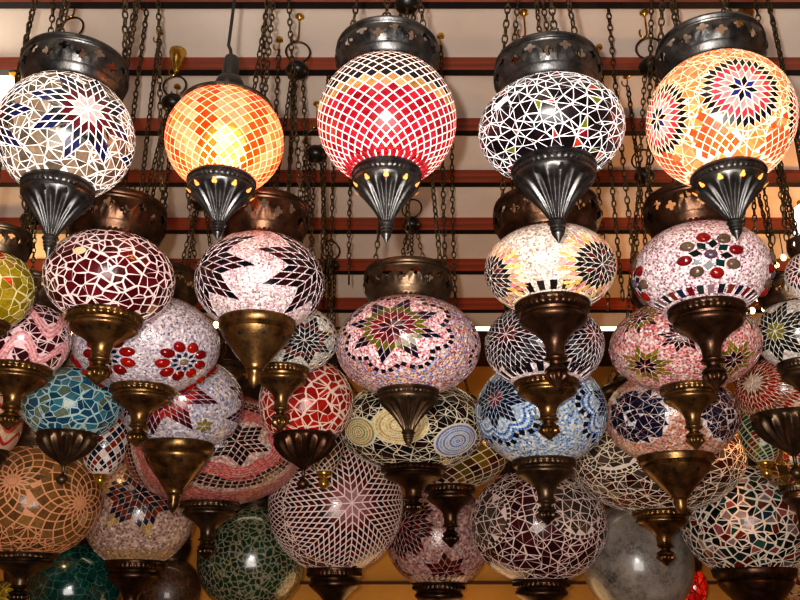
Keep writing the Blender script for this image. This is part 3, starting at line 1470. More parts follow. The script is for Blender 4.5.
def p5(g):
    g.star(g.px(743, 88), 8, 8.4, [['#2a2e78', '#16161c'], '#f49aa0', '#c03850', '#1c1418'], rot=.15, rep=5)
    # low red tulip diamonds
    def cf(k, j):
        return '#ee5a30' if (j % 7 in (0, 1, 2, 3) and k < 8 - 2 * abs(j % 7 - 1.5)) else None
    n00 = len(g.tiles)
    g.lattice(34, 9, cf, R(-58), R(-14))
    n0 = len(g.tiles)
    lat = [sum(t[0], Vector()).normalized() for t in g.tiles[n00:]]
    g.shards(10, '#e48c50 #e8985c #dc7e40 #eca470 #e08c54 #e88450', 8, .35)
    g.tiles = g.tiles[:n0] + [t for t in g.tiles[n0:] if all(sum(t[0], Vector()).normalized().dot(q) < math.cos(.075) for q in lat)]


lantern('lit peach lantern with pink, red and black star flowers, upper right', 720, 121, 71, 69, 1.15, p5, ('fluted', 36, 240, M_BLACK), (55, 40, M_BLACK),
        (grout_mat('#fff0e0', .6, .2, '#ffc898'), tile_mat(.5, .28)), holes=True, bulb=(.02, -.35), stem='peach', hook='cone')

# --- second row
lantern('mustard yellow shard lantern cut off by the left edge', -9, 290, 41, 41, 1.36,
        lambda g: g.shards(12, '#8a7414 #947e1c #7a6812 #a08a28 #726010 #8a7414 #947e1c #7a6812 #a08a28 #a03018', 11, split=.6), ('bell', 24, 360), (32, 32, M_DARK),
        (grout_mat('#d8cc9a'), None), stem='mustard')


def p7(g):
    g.shards(12.5, '#4a0c16 #560f1a #3e0a12 #5e1420 #480a18', 21, split=.85)


rt7, g7, i7 = lantern('dark maroon shard lantern with a round cream sticker', 110, 279, 63, 49, 1.38, p7, ('bell', 37, 385), (50, 46, M_COPPER),
                      (grout_mat('#f0dcd8'), tile_mat(0, 0)), stem='maroon', gap=.75)
dd = g7.px(80, 251)
fr = g7.frame(dd)
b = MB()
vs = [Vector()] * 0
for i in range(16):
    a_ = 2 * PI * i / 16
    q = g7.p2(fr, 6.5 / 63 * math.cos(a_), 5 / 63 * math.sin(a_))
    n = Vector((q.x / g7.a, q.y / g7.a, q.z / g7.b)).normalized()
    vs.append(Vector((q.x * g7.a, q.y * g7.a, q.z * g7.b)) + n * .0022)
b.add(vs, [tuple(range(16))])
b.build('round_sticker', plain('cream_sticker', '#e8c89a', .6), rt7)['label'] = 'round cream sticker'


def p8(g):
    pal = ['#0e0c14', '#220e16', '#0e0c14', '#2a0e16', '#0c0c18', '#220e16', '#0e0c14']
    g.star(g.px(316, 270), 8, 12.5, pal, m=3, rot=.2, rep=3)


lantern('pale pink beaded lantern with big black and plum rhombus stars', 260, 283, 64, 52, 1.38, p8, ('cone', 39, 388), (46, 46, M_COPPER),
        (bead_mat('#e8d4d4 #e0c0c8 #cfa8b0 #f2e6e2 #d8b0bc #a87c80', None, .0034, 'f0e6e4'), None), stem='plum star')


def p9(g):
    c = g.px(392, 326)
    g.c9 = g.frame(c)
    g.star(c, 8, 9.2, ['#34101a', '#641a20', '#545412', '#0c0e1c', '#0c1228'], m=3, rot=.1, rep=3, pw=1.0)
    g.ring(c, 48, 46, 5.2, 5.6, '#12141c', rep=3, amp=.26, lobes=8, rot=.1 + PI / 8)


def r9(g, d):
    for k in range(3):
        fr = g.frame(rotz(g.c9[0], 2 * PI * k / 3), .1 + PI / 8)
        x, y = g.to2(fr, d)
        r, a_ = math.hypot(x, y) * g.pxs, math.atan2(y, x)
        if r < 48 * (1 + .26 * abs(math.cos(4 * a_))):
            return True
    return False


lantern('wide multicoloured bead lantern with a dark eight-pointed star in a scalloped ring', 408, 347, 72, 52, 1.50, p9, ('fluted', 31, 447, M_DARK), (46, 40, M_DARK),
        (bead_mat('#c87848 #6878b8 #d8c0b8 #c89838 #a83848 #e0d0d0 #8890c0 #b86878', '#d898a0 #c05868 #f0dcdc #e8b8bc #b84858 #f4e8e8', .0034, 'd8c4c4', 0.0, .46), None), regf=r9, gap=.33, stem='multicoloured')


def p10(g):
    pal = [['#1a1a20', '#28141a'], ['#16161c', '#5a1c22', '#1c2230'], ['#181820', '#22241c'], ['#e8a890', '#e8b878', '#dc8c90', '#e8c060', '#f0cfae'], ['#f0cfa8', '#f2d8c0', '#e8b070', '#e89a8c', '#eac87c']]
    g.star(g.px(602, 264), 8, 9.2, pal, rot=.2, rep=3)
    g.band(-.80, -.66, 24, ['#2a2422', '#241c1c'], .55)


lantern('cream beaded lantern with dark stars edged in peach and yellow rhombi', 550, 270, 65, 47, 1.38, p10, ('bell', 38, 390, M_COPPER), (55, 42, M_COPPER),
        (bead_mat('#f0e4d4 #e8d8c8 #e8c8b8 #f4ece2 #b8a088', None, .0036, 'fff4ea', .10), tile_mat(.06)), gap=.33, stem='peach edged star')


def p11(g):
    c = g.px(711, 254)
    g.flower(c, 24.5, 8, 7.4, 6.6, ['#74101a', '#5e4a3c', '#841616', '#685444'], 4, .2, petal=(8, 7.5, 20.5, 4.8, ['#12302a', '#1a1e1e']), heart=(6.2, '#584858'))
    g.disc(c, 7.5, 4)
    g.band(-.80, -.68, 30, ['#1c2440', '#6e1420', '#24302c', '#7c6470', '#1c1a24', '#6e3020'], .62)


lantern('white and plum beaded lantern with a flower of red and grey glass gems', 701, 271, 66, 50, 1.38, p11, ('bell', 38, 390, M_COPPER), (50, 44, M_COPPER),
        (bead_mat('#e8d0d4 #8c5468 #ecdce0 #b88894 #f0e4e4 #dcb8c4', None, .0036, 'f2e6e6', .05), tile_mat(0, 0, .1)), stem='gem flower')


lantern('sliver of a red tiled lantern at the right edge above the white star lantern', 813, 276, 26, 26, 1.45,
        lambda g: (g.star(g.px(800, 270), 8, 6, ['#402020', '#7a2028', '#1c1c24', '#c0b0a8'], rep=4), g.shards(7, '#8c2028 #c8b8b0 #3a3040', 9)), ('bell', 15, 330), (20, 20, M_DARK),
        (grout_mat('#e8dcd8'), None), stem='red sliver')


# --- third row
def p13(g):
    for q, la in enumerate((-.62, -.5, -.38, .12, .24, .36)):
        g.wave(la, .26, 6, 210, 2.6, 2.6, ['#d88c92', '#cc7c84', '#e0a0a2'], .1)
    for q, la in enumerate((-.56, -.44, .18, .30)):
        g.wave(la, .26, 6, 210, 1.8, 1.6, ['#e8b8b8'], .1)
    # shards in the gaps between the strings

    def gapok(d):
        la = math.asin(d.z)
        a_ = math.atan2(d.y, d.x) / (2 * PI)
        x = (a_ * 6 + .1) % 1.0
        w = math.sin((4 * abs(x - .5) - 1) * PI / 2) * .26
        return not (-.68 < la - w < -.32 or .06 < la - w < .42)
    n = len(g.tiles)
    g.shards(9.5, '#3c0e18 #481420 #341018 #4e1a24', 31, .35)
    g.tiles = g.tiles[:n] + [t for t in g.tiles[n:] if gapok(sum(t[0], Vector()).normalized())]


lantern('maroon shard lantern with zigzag strings of pink beads, far left under the mustard one', 22, 340, 46, 41, 1.60, p13, ('bell', 34, 430), (38, 34, M_DARK),
        (grout_mat('#e4c8c8'), None), stem='pink zigzag')


def p14(g):
    g.flower(g.px(184, 362), 21, 9, 7.6, 6.2, ['#8a0e10', '#740a0e', '#981810'], 5, .1, petal=(9, 6, 14, 2.6, ['#12203c', '#123040', '#183848']), heart=(4.5, '#80705c'))
    g.disc(g.px(184, 362), 6, 5)


lantern('lavender-white beaded lantern with a flower of big oval red gems', 147, 345, 72, 51, 1.75, p14, ('bell', 32, 447), (50, 36, M_DARK),
        (bead_mat('#d8ccd8 #b8a8b8 #e8dce0 #8c7c90 #e0d0d0 #f0e8ec', None, .0035, 'dccfd6'), tile_mat(0, 0, .08)), stem='red gem', hook='cone')


def p15(g):
    g.star(g.px(304, 340), 8, 7.4, ['#2a1c22', '#141620', '#5a2020', '#14161e', '#12141c'], m=3, rot=.1, rep=3)
    g.ring(g.px(304, 340), 45, 26, 5, 5, '#16161c', rep=3)


lantern('grey-white beaded lantern with dark rhombus star, behind the plum star lantern', 284, 339, 54, 37, 1.66, p15, ('bell', 27, 432), (36, 30, M_DARK),
        (bead_mat('#d8d4d0 #c8c4bc #e8e4de #a8a49c #dcd8d0', None, .0034, 'd4d0ca'), None), gap=.33, stem='grey-white star')


def p16(g):
    g.star(g.px(506, 334), 8, 8.4, ['#5a2020', '#14161e', '#16181e', '#2c3c40', '#14161e', '#14161e'], m=5, rot=.3, rep=4)
    g.band(-.80, -.64, 22, ['#14141a'], .55)


lantern('white lantern covered in black rhombus stars, under the peach edged star lantern', 544, 346, 59, 45, 1.65, p16, ('bell', 33, 440), (42, 34, M_DARK),
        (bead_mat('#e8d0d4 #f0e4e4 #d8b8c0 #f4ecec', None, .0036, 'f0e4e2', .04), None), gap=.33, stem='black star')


def p17(g):
    g.star(g.px(645, 366), 8, 8.6, ['#14181a', '#6c6418', '#7c7420'], m=2, rot=.2, rep=4)
    g.star(g.px(640, 318), 8, 7.6, ['#14181a', '#6c6418', '#1c1c18'], m=2, rot=.4, rep=4)
    g.star(g.px(682, 336), 8, 6.5, ['#14181a', '#14181a', '#14181a'], m=2, rot=.1, rep=4)


lantern('salmon pink beaded lantern with olive and black flowers', 684, 346, 73, 47, 1.65, p17, ('bell', 29, 450), (46, 34, M_DARK),
        (bead_mat('#e0a0a0 #e8c4b8 #c86870 #f0dcd8 #d88078 #b84850', None, .0036, 'e8c4c0', 0, .46), None), gap=.33, stem='salmon')


def p18(g):
    g.star(g.px(775, 331), 8, 7.4, ['#747020', '#1a201c', '#141a18', '#101614', '#141816'], m=3, rot=.1, rep=3)


lantern('white beaded lantern with a black-green star, at the right edge', 799, 334, 42, 37, 1.65, p18, ('bell', 26, 430, M_DARK), (34, 30, M_DARK),
        (bead_mat('#e8e4dc #d8d0c8 #f0ece8 #b8b0a4 #e0c8c0', None, .0036, 'e4dcd4'), None), gap=.33, stem='white star', hook='cone')

# --- fourth row
lantern('teal and grey shard lantern with a lotus cup, left', 72, 404, 48, 38, 1.90,
        lambda g: g.shards(11, '#1c4c68 #2a6078 #5c6a5c #1a4058 #3a6c78 #6c7464 #184a5c', 41, split=.6), ('lotus', 30, 485, M_DARK), (34, 30, M_DARK),
        (grout_mat('#a8c0c0'), tile_mat(0, 0, .1)), stem='teal', gap=.7)


def p20(g):
    g.star(g.px(160, 388), 8, 8.2, ['#6a1420', '#7c6c28', '#8c1c1c', '#9c2018', '#5a101c', '#4c0e1a', '#3c0c18'], m=4, rot=.15, rep=3)
    g.star(g.px(204, 426), 6, 6.2, ['#80742c', '#8c7c34'], m=1, rot=.2, rep=5)


lantern('lavender beaded lantern with red rhombus stars and a small gold star', 182, 404, 61, 49, 2.06, p20, ('cone', 36, 513), (40, 34, M_DARK),
        (bead_mat('#c0b8c8 #a8a4c0 #d8ccd0 #8888a8 #d0b8a8 #e0d8e0', None, .0036, 'c8c0c4'), None), gap=.33, stem='lavender')

lantern('bright red shard lantern with a dark lotus cup', 306, 402, 47, 44, 1.90,
        lambda g: g.shards(10.8, '#8c1410 #9c1c14 #7c100e #a8241a #841410', 51, split=.9), ('lotus', 32, 490, M_COPPER), (32, 28, M_DARK),
        (grout_mat('#dcc0b0'), None), stem='red shard', gap=.75)


def p22(g):
    c1, c2, c3 = g.px(399, 425), g.px(458, 441), g.px(358, 432)
    g.spiral(c1, 26, 3.4, ['#c8b070', '#d8c48c', '#b89858'])
    g.spiral(c2, 24, 3.4, ['#6c88c0', '#88a0d0', '#5070b8', '#a0b4d8'])
    g.spiral(c3, 20, 3.4, ['#a8a040', '#c89048', '#708858'])
    for k in range(3):
        g.spiral(rotz(c1, 2.2 + k * .9), 22, 3.4, ['#c8b070', '#8c9cc0'])
    g.shards(10.5, '#14161c #18181c #101418 #2a1418 #14161c', 61, .4)


lantern('black shard lantern with cream and blue discs of bead strings', 413, 426, 73, 44, 2.14, p22, ('bell', 33, 515, M_COPPER), (46, 32, M_DARK),
        (grout_mat('#d8ccb4'), None), stem='bead disc')


def p23(g):
    c = g.px(495, 399)
    g.star(c, 8, 7.2, ['#7a2418', '#0c1022', '#0a0e24', '#0c1226', '#0a0e20'], m=3, rot=.2, rep=3)
    for q in range(4):
        g.ring(c, 31 + q * 3.0, 84 + 8 * q, 2.4, 2.5, ['#2c5ca8', '#4078c0', '#244c98'] if q % 2 else ['#c0ccd4', '#d8e0e4'], rep=3, amp=.22, lobes=9, rot=.2 + PI / 9)
    g.ring(c, 44.5, 38, 6, 6, '#101420', rep=3, amp=.22, lobes=9, rot=.2 + PI / 9)
    g.c23 = c


def r23(g, d):
    for k in range(3):
        x, y = g.to2(g.frame(rotz(g.c23, 2 * PI * k / 3)), d)
        if math.hypot(x, y) * g.pxs < 44:
            return True
    return False


lantern('blue beaded lantern with a navy star and wavy bead strings', 541, 413, 65, 54, 1.92, p23, ('bell', 32, 525, M_DARK), (44, 34, M_DARK),
        (bead_mat('#c8ccd0 #7098c8 #d8d4cc #4c78b0 #b8bcc0', '#b8c8d8 #a0b8d4 #c8d4dc #88a8d0', .0036, 'b8c4cc'), None), regf=r23, gap=.33, stem='blue')


def p24(g):
    c = g.px(633, 416)
    for k in range(4):
        d0 = rotz(c, 2 * PI * k / 4)
        fr = g.frame(d0)
        rr = 34 / g.pxs
        h = len(g.tiles)
        keep = g.feat
        g.feat = []
        g.shards(8.5, '#10142c #141a34 #0e1228 #18203c', 71 + k, .2)
        g.tiles = g.tiles[:h] + [t for t in g.tiles[h:] if 9 / g.pxs < math.hypot(*g.to2(fr, sum(t[0], Vector()).normalized())) < rr]
        g.feat = keep
        g.star(d0, 4, 6.5, ['#101428'], m=1, rot=.3)


def r24(g, d):
    c = g.px(633, 416)
    for k in range(4):
        x, y = g.to2(g.frame(rotz(c, 2 * PI * k / 4)), d)
        if math.hypot(x, y) * g.pxs < 36:
            return True
    return False


lantern('orange-pink beaded lantern with round panels of navy shards', 671, 417, 65, 48, 1.97, p24, ('cone', 38, 514), (44, 34, M_DARK),
        (bead_mat('#d88c68 #c87878 #e0b8a8 #b8683c #c8a098 #e8ccc0', '#e0dce0 #d8d8dc', .0036, 'd8b4a0', 0, .46), None), regf=r24, gap=.33, stem='navy panel')


def p25(g):
    g.star(g.px(752, 383), 10, 7.6, ['#b0a090', '#6a3020', '#8c1c14', '#7c1810', '#74442c', '#8c1c14'], rot=.1, rep=3)


lantern('lantern with a red rhombus star and fine beads, right edge above the striped drop', 784, 391, 46, 36, 1.93, p25, ('lotus', 36, 480, M_DARK), (34, 30, M_DARK),
        (bead_mat('#d8b8a0 #c89880 #e0ccb8 #b07860', None, .0036, 'd8c4b0'), None), gap=.33, stem='red star')


# --- small drops with knobs
def drop(label, cx, cy, aw, ah, Y, pat, grout, stem, ky):
    return lantern(label, cx, cy, aw, ah, Y, pat, ('knob', 8, ky, M_BRASS), (aw * .6, 12, M_DARK), (grout_mat(grout), None), stem=stem, name='drop_lantern')


drop('slim drop lantern in small red, navy and white diamonds with a brass knob', 105, 440, 22, 36, 2.12,
     lambda g: g.lattice(15, 17, lambda k, j: ['#7c1c18', '#16182c', '#6a2820', '#c8bcb4', '#14202c'][(j + k * 2) % 5], R(-66), R(66)), '#cfc4bc', 'diamond drop', 482)
drop('slim drop lantern in brown diamonds with a silver knob, beneath the red shard lantern', 325, 440, 19, 38, 2.3,
     lambda g: g.lattice(13, 17, lambda k, j: ['#4a2418', '#5c3018', '#2c1a14', '#6a4a20'][(j + k) % 4], R(-66), R(66)), '#c8b8a8', 'brown drop', 488)
drop('slim drop lantern in slanting green and red stripes with a brass knob', 760, 428, 21, 36, 2.1,
     lambda g: g.lattice(12, 22, lambda k, j: ['#123c2c', '#6a2418', '#5a5a20', '#1c4a3c'][j % 4], R(-66), R(66), .16), '#b8ac90', 'striped drop', 477)


# --- fifth row
def p26(g):
    cs = ['#7a5830', '#6a4a28', '#846038', '#604424']
    for x, y, r0 in ((80, 503, 52), (12, 481, 50)):
        c = g.px(x, y)
        g.rosette(c, 15, [0, 5, 10.5, 16.5, 23, 30, 37, 44, 52], cs, .05)
    g.rosette(rotz(g.px(46, 500), PI), 20, [0, 6, 13, 20, 28, 36, 45, 55], cs)
    g.shards(8.5, '#6a4a28 #5c4022 #745430', 81, .25)


lantern('large golden-brown lantern in a fish-scale mosaic, lower left', 32, 500, 67, 58, 2.4, p26, ('bell', 33, 605, M_DARK), (48, 38, M_DARK),
        (grout_mat('#d89c74'), tile_mat(0, 0, .12)), stem='golden-brown', gap=.7)


def p28(g):
    c = g.px(236, 441)
    g.star(c, 6, 7.2, ['#101418', '#14181c', '#101418', '#14181c', '#101418'], m=3, rot=.25, rep=3)
    for q in range(6):
        g.ring(c, 34 + q * 3.1, 90 + 8 * q, 2.5, 2.4, ['#c0605c', '#b85450', '#cc7470'], rep=3, amp=.16, lobes=6, rot=.25 + PI / 6)
    for q in range(3):
        g.ring(c, 56 + q * 6.5, 50 + 5 * q, 5.4, 5.2, ['#14181c', '#2c3024', '#1c1c20', '#3c3c28'], rep=3, rot=q * .07)


def r28(g, d):
    for k in range(3):
        x, y = g.to2(g.frame(rotz(g.px(236, 441), 2 * PI * k / 3)), d)
        if math.hypot(x, y) * g.pxs < 80:
            return True
    return False


lantern('pink beaded lantern with a black star panel framed by wavy bead strings', 214, 450, 88, 56, 2.5, p28, ('bell', 30, 560, M_DARK), (50, 34, M_DARK),
        (bead_mat('#c8706c #b86460 #d0847c', '#d0b4a8 #c8aca0 #d8c0b4', .0036, 'c08880'), None), stem='pink star', regf=r28)


def p31(g):
    g.lattice(20, 18, lambda k, j: ['#4a3010', '#6a5414', '#3c1c14', '#5a4a18', '#2c1a14'][(j + k) % 5], R(-66), R(66))


lantern('brown and olive diamond lantern half hidden beside the blue lantern', 449, 452, 60, 30, 2.5, p31, ('bell', 26, 548, M_COPPER), (30, 22, M_DARK),
        (grout_mat('#d0bca4'), None), stem='brown diamond')


def p33(g):
    c = g.px(611, 449)
    for k in range(3):
        d0 = rotz(c, 2 * PI * k / 3)
        g.ring(d0, 33, 34, 4.6, 4, ['#3c302c', '#4c443c'])
        fr = g.frame(d0)
        n = len(g.tiles)
        g.shards(9.5, '#50443c #463c34 #3c342e', 93, .4)
        g.tiles = g.tiles[:n] + [t for t in g.tiles[n:] if math.hypot(*g.to2(fr, sum(t[0], Vector()).normalized())) < 28 / g.pxs]
        g.disc(d0, 36)
    g.shards(9.5, '#3c1014 #4a2a24 #341014 #50443c #5a1418 #463c34', 91, .35)


lantern('wide cream and maroon shard lantern with round panels, behind the orange-pink one', 656, 460, 85, 46, 2.45, p33, ('bell', 29, 566), (50, 30, M_DARK),
        (grout_mat('#ecdcc8'), None), stem='cream and maroon')


def p29(g):
    g.star(g.px(352, 503), 8, 8.2, ['#b08088', '#8c5058', '#5a1c20', '#2a1a24', '#4a1414', '#2a1a20', '#54181c', '#241c2c', '#4a1818'], rot=.1, rep=3, pw=.9)
    g.shards(9, '#4a2414 #5c3418 #3c1414 #6a4a28', 101, .3)


lantern('large pinkish-white lantern with a spreading rosette of dark red rhombi, bottom centre left', 336, 504, 67, 67, 2.84, p29, ('bell', 28, 650, M_COPPER), (46, 36, M_DARK),
        (grout_mat('#f0d8d0'), None), stem='spreading rosette', gap=.6)


def p38(g):
    pal = ['#1c1a28', '#5a2018', '#1a2430', '#6a2c1c', '#182038', '#b09058', '#b89c68']
    g.star(g.px(140, 493), 6, 6.4, pal, m=4, rot=.3, rep=3)
    g.band(-.86, -.70, 40, ['#b8945c'], .5)


lantern('cream beaded lantern with a six-pointed star of navy and red diamonds', 140, 512, 55, 54, 2.78, p38, ('bell', 29, 640, M_COPPER), (38, 32, M_DARK),
        (bead_mat('#c8a898 #a88878 #d8c0b4 #b89c94 #986c60', None, .0036, 'c4a894'), None), gap=.33, stem='six-pointed star')


def p30(g):
    g.star(g.px(402, 524), 8, 6.4, ['#54181c', '#2c1418', '#4a1c1c', '#241416', '#4a1818'], m=4, rot=.2, rep=3)
    g.star(g.px(486, 528), 8, 7.5, ['#54181c', '#2c1418', '#4a1c1c'], m=2, rot=.2, rep=2)
    g.star(g.px(446, 572), 6, 6.5, ['#4a1818', '#5a1c18', '#3c1414'], m=2, rot=.2, rep=4)
    g.band(-.86, -.76, 36, ['#c8a898'], .5)


lantern('dusty pink beaded lantern with dark red rhombi, between the two big rosette and shard lanterns', 438, 535, 53, 52, 3.05, p30, ('bell', 27, 650, M_COPPER), (36, 30, M_DARK),
        (bead_mat('#c09088 #b07870 #d0a8a0 #986058 #c8b0b0', None, .0036, 'c09c94'), None), gap=.33, stem='dusty pink')


def p32(g):
    for x, y in ((483, 518), (579, 508)):
        c = g.px(x, y)
        for d0 in (c,):
            g.ring(d0, 31.5, 34, 4.2, 3.6, ['#4c3c38', '#3c302c'])
            fr = g.frame(d0)
            n = len(g.tiles)
            g.shards(9.5, '#4c4038 #40362e #584a3c', 113, .4)
            g.tiles = g.tiles[:n] + [t for t in g.tiles[n:] if math.hypot(*g.to2(fr, sum(t[0], Vector()).normalized())) < 28 / g.pxs]
            g.disc(d0, 34)
    g.shards(9.5, '#38101a #44141c #300e16 #4c1a20 #2c1218', 111, .3)


lantern('plum shard lantern with two round grey panels, bottom centre', 538, 525, 68, 57, 2.78, p32, ('bell', 29, 650, M_COPPER), (44, 34, M_DARK),
        (grout_mat('#ecd4cc'), None), stem='plum shard')


def p35(g):
    g.shards(9.8, '#14201c #182c28 #6a2418 #1c2c44 #7c6470 #5a1418 #101418 #101418 #141c20 #88484c #245048 #907c7c #101418', 121, split=.85)


lantern('lantern of mixed dark shards with red, green and pink chips, bottom right', 747, 520, 65, 58, 2.72, p35, ('cone', 41, 640, M_COPPER), (44, 34, M_DARK),
        (grout_mat('#e8dccc'), None), stem='mixed shard', gap=.7)

# --- sixth row: plain crackled glass and half-hidden lanterns
cr = lambda label, cx, cy, aw, ah, Y, mt, stem, cw=22: lantern(label, cx, cy, aw, ah, Y, None, ('bell', cw, cy + ah + 45, M_DARK), (aw * .6, 22, M_DARK), (mt, None), stem=stem, name='crackle_lantern')
cr('silvery grey crackled glass lantern, bottom right of centre', 637, 560, 55, 58, 2.95, crackle_mat('#3e3834', '#a89c92', '#948a82', .014, .32, .05), 'silver crackle')
cr('dark teal crackled glass lantern, bottom left', 70, 588, 52, 46, 3.06, crackle_mat('#031a18', '#0c4c46', '#4a8074', .028, .16, .025), 'teal crackle')
cr('dark green crackled glass lantern with a pale net of veins', 252, 558, 54, 54, 3.08, crackle_mat('#060e0a', '#24482c', '#a49c84', .019, .2, .075), 'green crackle')
cr('rough brown glass lantern low at the bottom between green and teal ones', 168, 592, 32, 34, 3.1, crackle_mat('#1a0c06', '#4a2a16', '#6a4426', .02, .5, .06), 'brown crackle', 14)
cr('yellow-olive glass lantern peeping in at the bottom left corner', 10, 604, 18, 24, 2.6, crackle_mat('#4a3c08', '#8c7418', '#c8a83c', .026, .25, .06), 'olive crackle', 12)
lantern('cream lantern with pink and red chips, cut off at the bottom right corner', 806, 560, 36, 44, 3.0,
        lambda g: g.shards(8, '#b89474 #c8a888 #6a1c18 #a87858 #b8905c', 131, .5), ('bell', 18, 660, M_DARK), (26, 24, M_DARK), (grout_mat('#c8ac88'), None), stem='cream chip')
lantern('brown multicoloured bead lantern with olive tiles at the right edge', 793, 458, 34, 32, 2.42,
        lambda g: g.shards(9, '#4a3014 #5c4a1c #6a2418 #3c2c18', 141, .5), ('bell', 18, 548, M_DARK), (26, 24, M_DARK), (bead_mat('#8c6a3c #a88048 #6a3c28 #b89868', None, .0036, 'a08464'), None), stem='brown bead')
lantern('cream and red beaded lantern peeping out at the left edge under the pink zigzag lantern', -3, 424, 24, 34, 2.12,
        lambda g: [g.wave(la, .2, 5, 150, 2.4, 2.6, c) for la, c in ((-.5, ['#a83030']), (-.3, ['#c8a888']), (-.1, ['#b04840']), (.1, ['#c8a888']), (.3, ['#a83030']))], ('bell', 16, 500, M_DARK), (20, 20, M_DARK),
        (grout_mat('#b89880'), None), stem='cream and red')
lantern('tiny far lantern with a red glowing pane at the bottom right', 694, 586, 13, 18, 3.2, lambda g: g.shards(6, '#c81c10 #a81008 #e03018', 151, .6), ('bell', 7, 630, M_DARK), (10, 12, M_DARK),
        (grout_mat('#5a1008'), tile_mat(.5)), stem='red pane')

# ------------------------------------------------------------------ plug, gland and cord of the orange lantern
P2 = rt2.location
zt = i2['b'] * i2['zt']
u = i2['u']
b = MB()
b.lathe([(40 * u, zt - .006), (46 * u, zt - .004), (46 * u, zt), (42 * u, zt + .003), (26 * u, zt + .008), (22 * u, zt + .012)], 60)
b.build('lid', M_BLACK, rt2)
b = MB()
b.lathe([(r_ * u, zt + z_ * u) for r_, z_ in [(14, 6), (15, 10), (13, 14), (14.5, 20), (15, 27), (12, 34), (9, 36)]] , 32)
b.lathe([(r_ * u, zt + z_ * u, .04, 6) for r_, z_ in [(8.5, 35), (8.5, 44), (7.5, 58), (6.5, 60)]], 36)
b.build('socket', M_KNOB, rt2)
b = MB()
tp = ceil_h(P2.y) - P2.z
b.tube([(0, 0, zt + 58 * u), (-.003, 0, zt + 70 * u), (-.009, .01, zt + 80 * u), (-.012, .03, zt + 120 * u), (-.01, .04, zt + 200 * u), (0, .02, tp - .05), (0, 0, tp)], .0028, 8)
b.build('cord', M_CORD, rt2)
b = MB()
b.lathe([(.03, tp), (.03, tp - .012), (.012, tp - .03), (.005, tp - .034)], 24, caps=False)
b.build('ceiling_rose', M_KNOB, rt2)

# ------------------------------------------------------------------ loose chains that hang from the ceiling between the lanterns
def loose(px, Y, y1, label, kind=0):
    p, t = at(px, y1, Y)
    r = bpy.data.objects.new('loose_chain', None)
    col.objects.link(r)
    r.location = p
    tag(r, label, 'chain', 'loose chains between the lanterns')
    h = ceil_h(p.y) - p.z
    chain((0, 0, h - .03), (0, 0, 0), r, 1.45, 'chain_links')
    b = MB()
    b.lathe([(.009, h + .009), (.009, h - .004), (.004, h - .007)], 16)
    b.tube([(0, 0, h - .004), (0, 0, h - .02)] + [(.007 * math.cos(q) - .007, 0, h - .02 + .01 * -math.sin(q)) for q in [PI * i / 6 for i in range(1, 8)]], .0018, 6)
    b.build('hook', M_BRASS, r)
    b = MB()
    b.tube([(0, .012 * math.cos(q), -.012 + .014 * math.sin(q)) for q in [2 * PI * i / 16 for i in range(16)]], .0018, 6, True)
    b.build('end_ring', M_CHAIN, r)


for px_, Y_, y_, lb in [
        (122, 1.62, 210, 'dark chain hanging left of the orange lantern, behind the maroon lantern cap'), (140, 1.70, 205, 'dark chain hanging between the black-capped lantern and the orange lantern'),
        (164, 1.85, 215, 'dark chain hanging close to the left side of the orange lantern'), (252, 1.60, 225, 'dark chain hanging behind the plug of the orange lantern'),
        (268, 1.72, 240, 'dark chain hanging right behind the orange lantern, near its top right'), (285, 1.80, 250, 'dark chain hanging just right of the orange lantern'),
        (300, 2.02, 262, 'dark chain hanging midway between the orange and red lanterns'), (322, 1.78, 270, 'dark chain hanging just left of the red lantern'),
        (331, 1.95, 280, 'dark chain hanging half behind the left side of the red lantern'), (349, 2.05, 275, 'dark chain hanging behind the cup of the red lantern'),
        (446, 1.71, 296, 'dark chain hanging right of the red lantern cup'), (456, 1.98, 310, 'dark chain hanging furthest right of the red lantern'),
        (608, 1.9, 300, 'dark chain hanging below the right side of the black shard lantern'), (622, 1.74, 290, 'dark chain hanging between the black shard and peach lanterns'),
        (636, 1.6, 280, 'dark chain hanging close to the left side of the peach lantern'), (648, 1.82, 275, 'dark chain hanging half behind the left side of the peach lantern'),
        (772, 1.9, 235, 'dark chain hanging right of the peach lantern cup'), (788, 1.72, 225, 'dark chain hanging near the right edge beside the peach lantern'),
        (26, 1.95, 240, 'dark chain hanging at the left edge behind the black-capped lantern')]:
    loose(px_, Y_, y_, lb)

# ------------------------------------------------------------------ hooks in the ceiling (those in view) that carry the rings
def in_view(p):
    q = p - CAM
    z = q.dot(FWD)
    x, y = 400 + F * q.dot(RT) / z, 300 - F * q.dot(UP) / z
    return -25 < x < 825 and y > -25



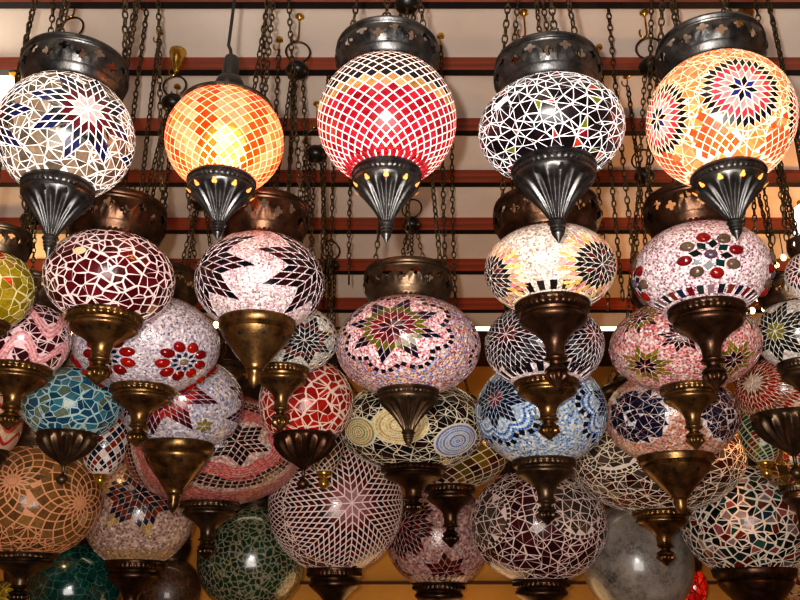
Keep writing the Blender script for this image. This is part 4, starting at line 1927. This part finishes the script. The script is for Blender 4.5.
for (root, P, hubz, hook, label) in lanterns:
    top = P.z + hubz + .021 + .056
    cz = ceil_h(P.y)
    if not in_view(Vector((P.x, P.y, top))):
        continue
    L = cz - top
    b = MB()
    if hook == 'cone':
        b.lathe([(.020, L), (.021, L - .006), (.016, L - .03), (.009, L - .055), (.005, L - .062)], 24)
    else:
        b.lathe([(.011, L), (.011, L - .004), (.005, L - .008), (.0035, L - .012)], 20)
    b.tube([(0, 0, L - .01), (0, 0, .014)] + [(.0085 * math.cos(q) - .0085 + .0, 0, .014 - .0 + .0125 * math.sin(q) * -1) for q in [PI * i / 8 for i in range(1, 11)]], .0022, 7)
    o = b.build('ceiling_hook', M_BRASS, None, (P.x, P.y, top))
    tag(o, 'brass ceiling hook straight above the %s lantern' % label, 'hook', 'ceiling hooks')

# ================================================================== light
w = bpy.data.worlds.new('world')
scn.world = w
w.use_nodes = True
bg = w.node_tree.nodes['Background']
bg.inputs[0].default_value = (1.0, .72, .48, 1)
bg.inputs[1].default_value = .05


def lamp(name, ty, loc, energy, color=(1, 1, 1), size=.05, rot=None):
    l = bpy.data.lights.new(name, ty)
    l.energy = energy
    l.color = color
    if ty == 'AREA':
        l.size = size
    elif ty in ('POINT', 'SPOT'):
        l.shadow_soft_size = size
    o = bpy.data.objects.new(name, l)
    col.objects.link(o)
    o.location = loc
    if rot:
        o.rotation_euler = rot
    return o


lamp('camera_flash', 'POINT', (-.045, -.02, CAMZ + .03), 68, (1, .95, .9), .012)
lamp('warm_fill', 'AREA', (-.6, -.9, 3.1), 10, (1, .8, .58), .9, (R(35), 0, R(-10)))  # unseen warm fill added behind the camera for reflections in the metal
lamp('upward_fill', 'AREA', (0, -.6, 1.0), 36, (1, .93, .86), 1.2, (R(128), 0, 0))  # unseen fill added low behind the camera, brightens ceiling and metalwork
lamp('glow_low', 'POINT', (.2, 3.35, 1.25), 4.5, (1, .66, .3), .3).data.specular_factor = .1  # unseen lamp added below the view to warm the ochre wall
lamp('glow_left', 'POINT', (-1.15, 2.4, 2.42), 3, (1, .6, .25), .05)
lamp('glow_right', 'POINT', (1.05, 2.05, 2.25), 9, (1, .45, .14), .05)

scn.view_settings.view_transform = 'Standard'
scn.view_settings.look = 'Medium High Contrast'
scn.view_settings.exposure = 0.0
scn.cycles.max_bounces = 8
scn.cycles.sample_clamp_indirect = 6.0
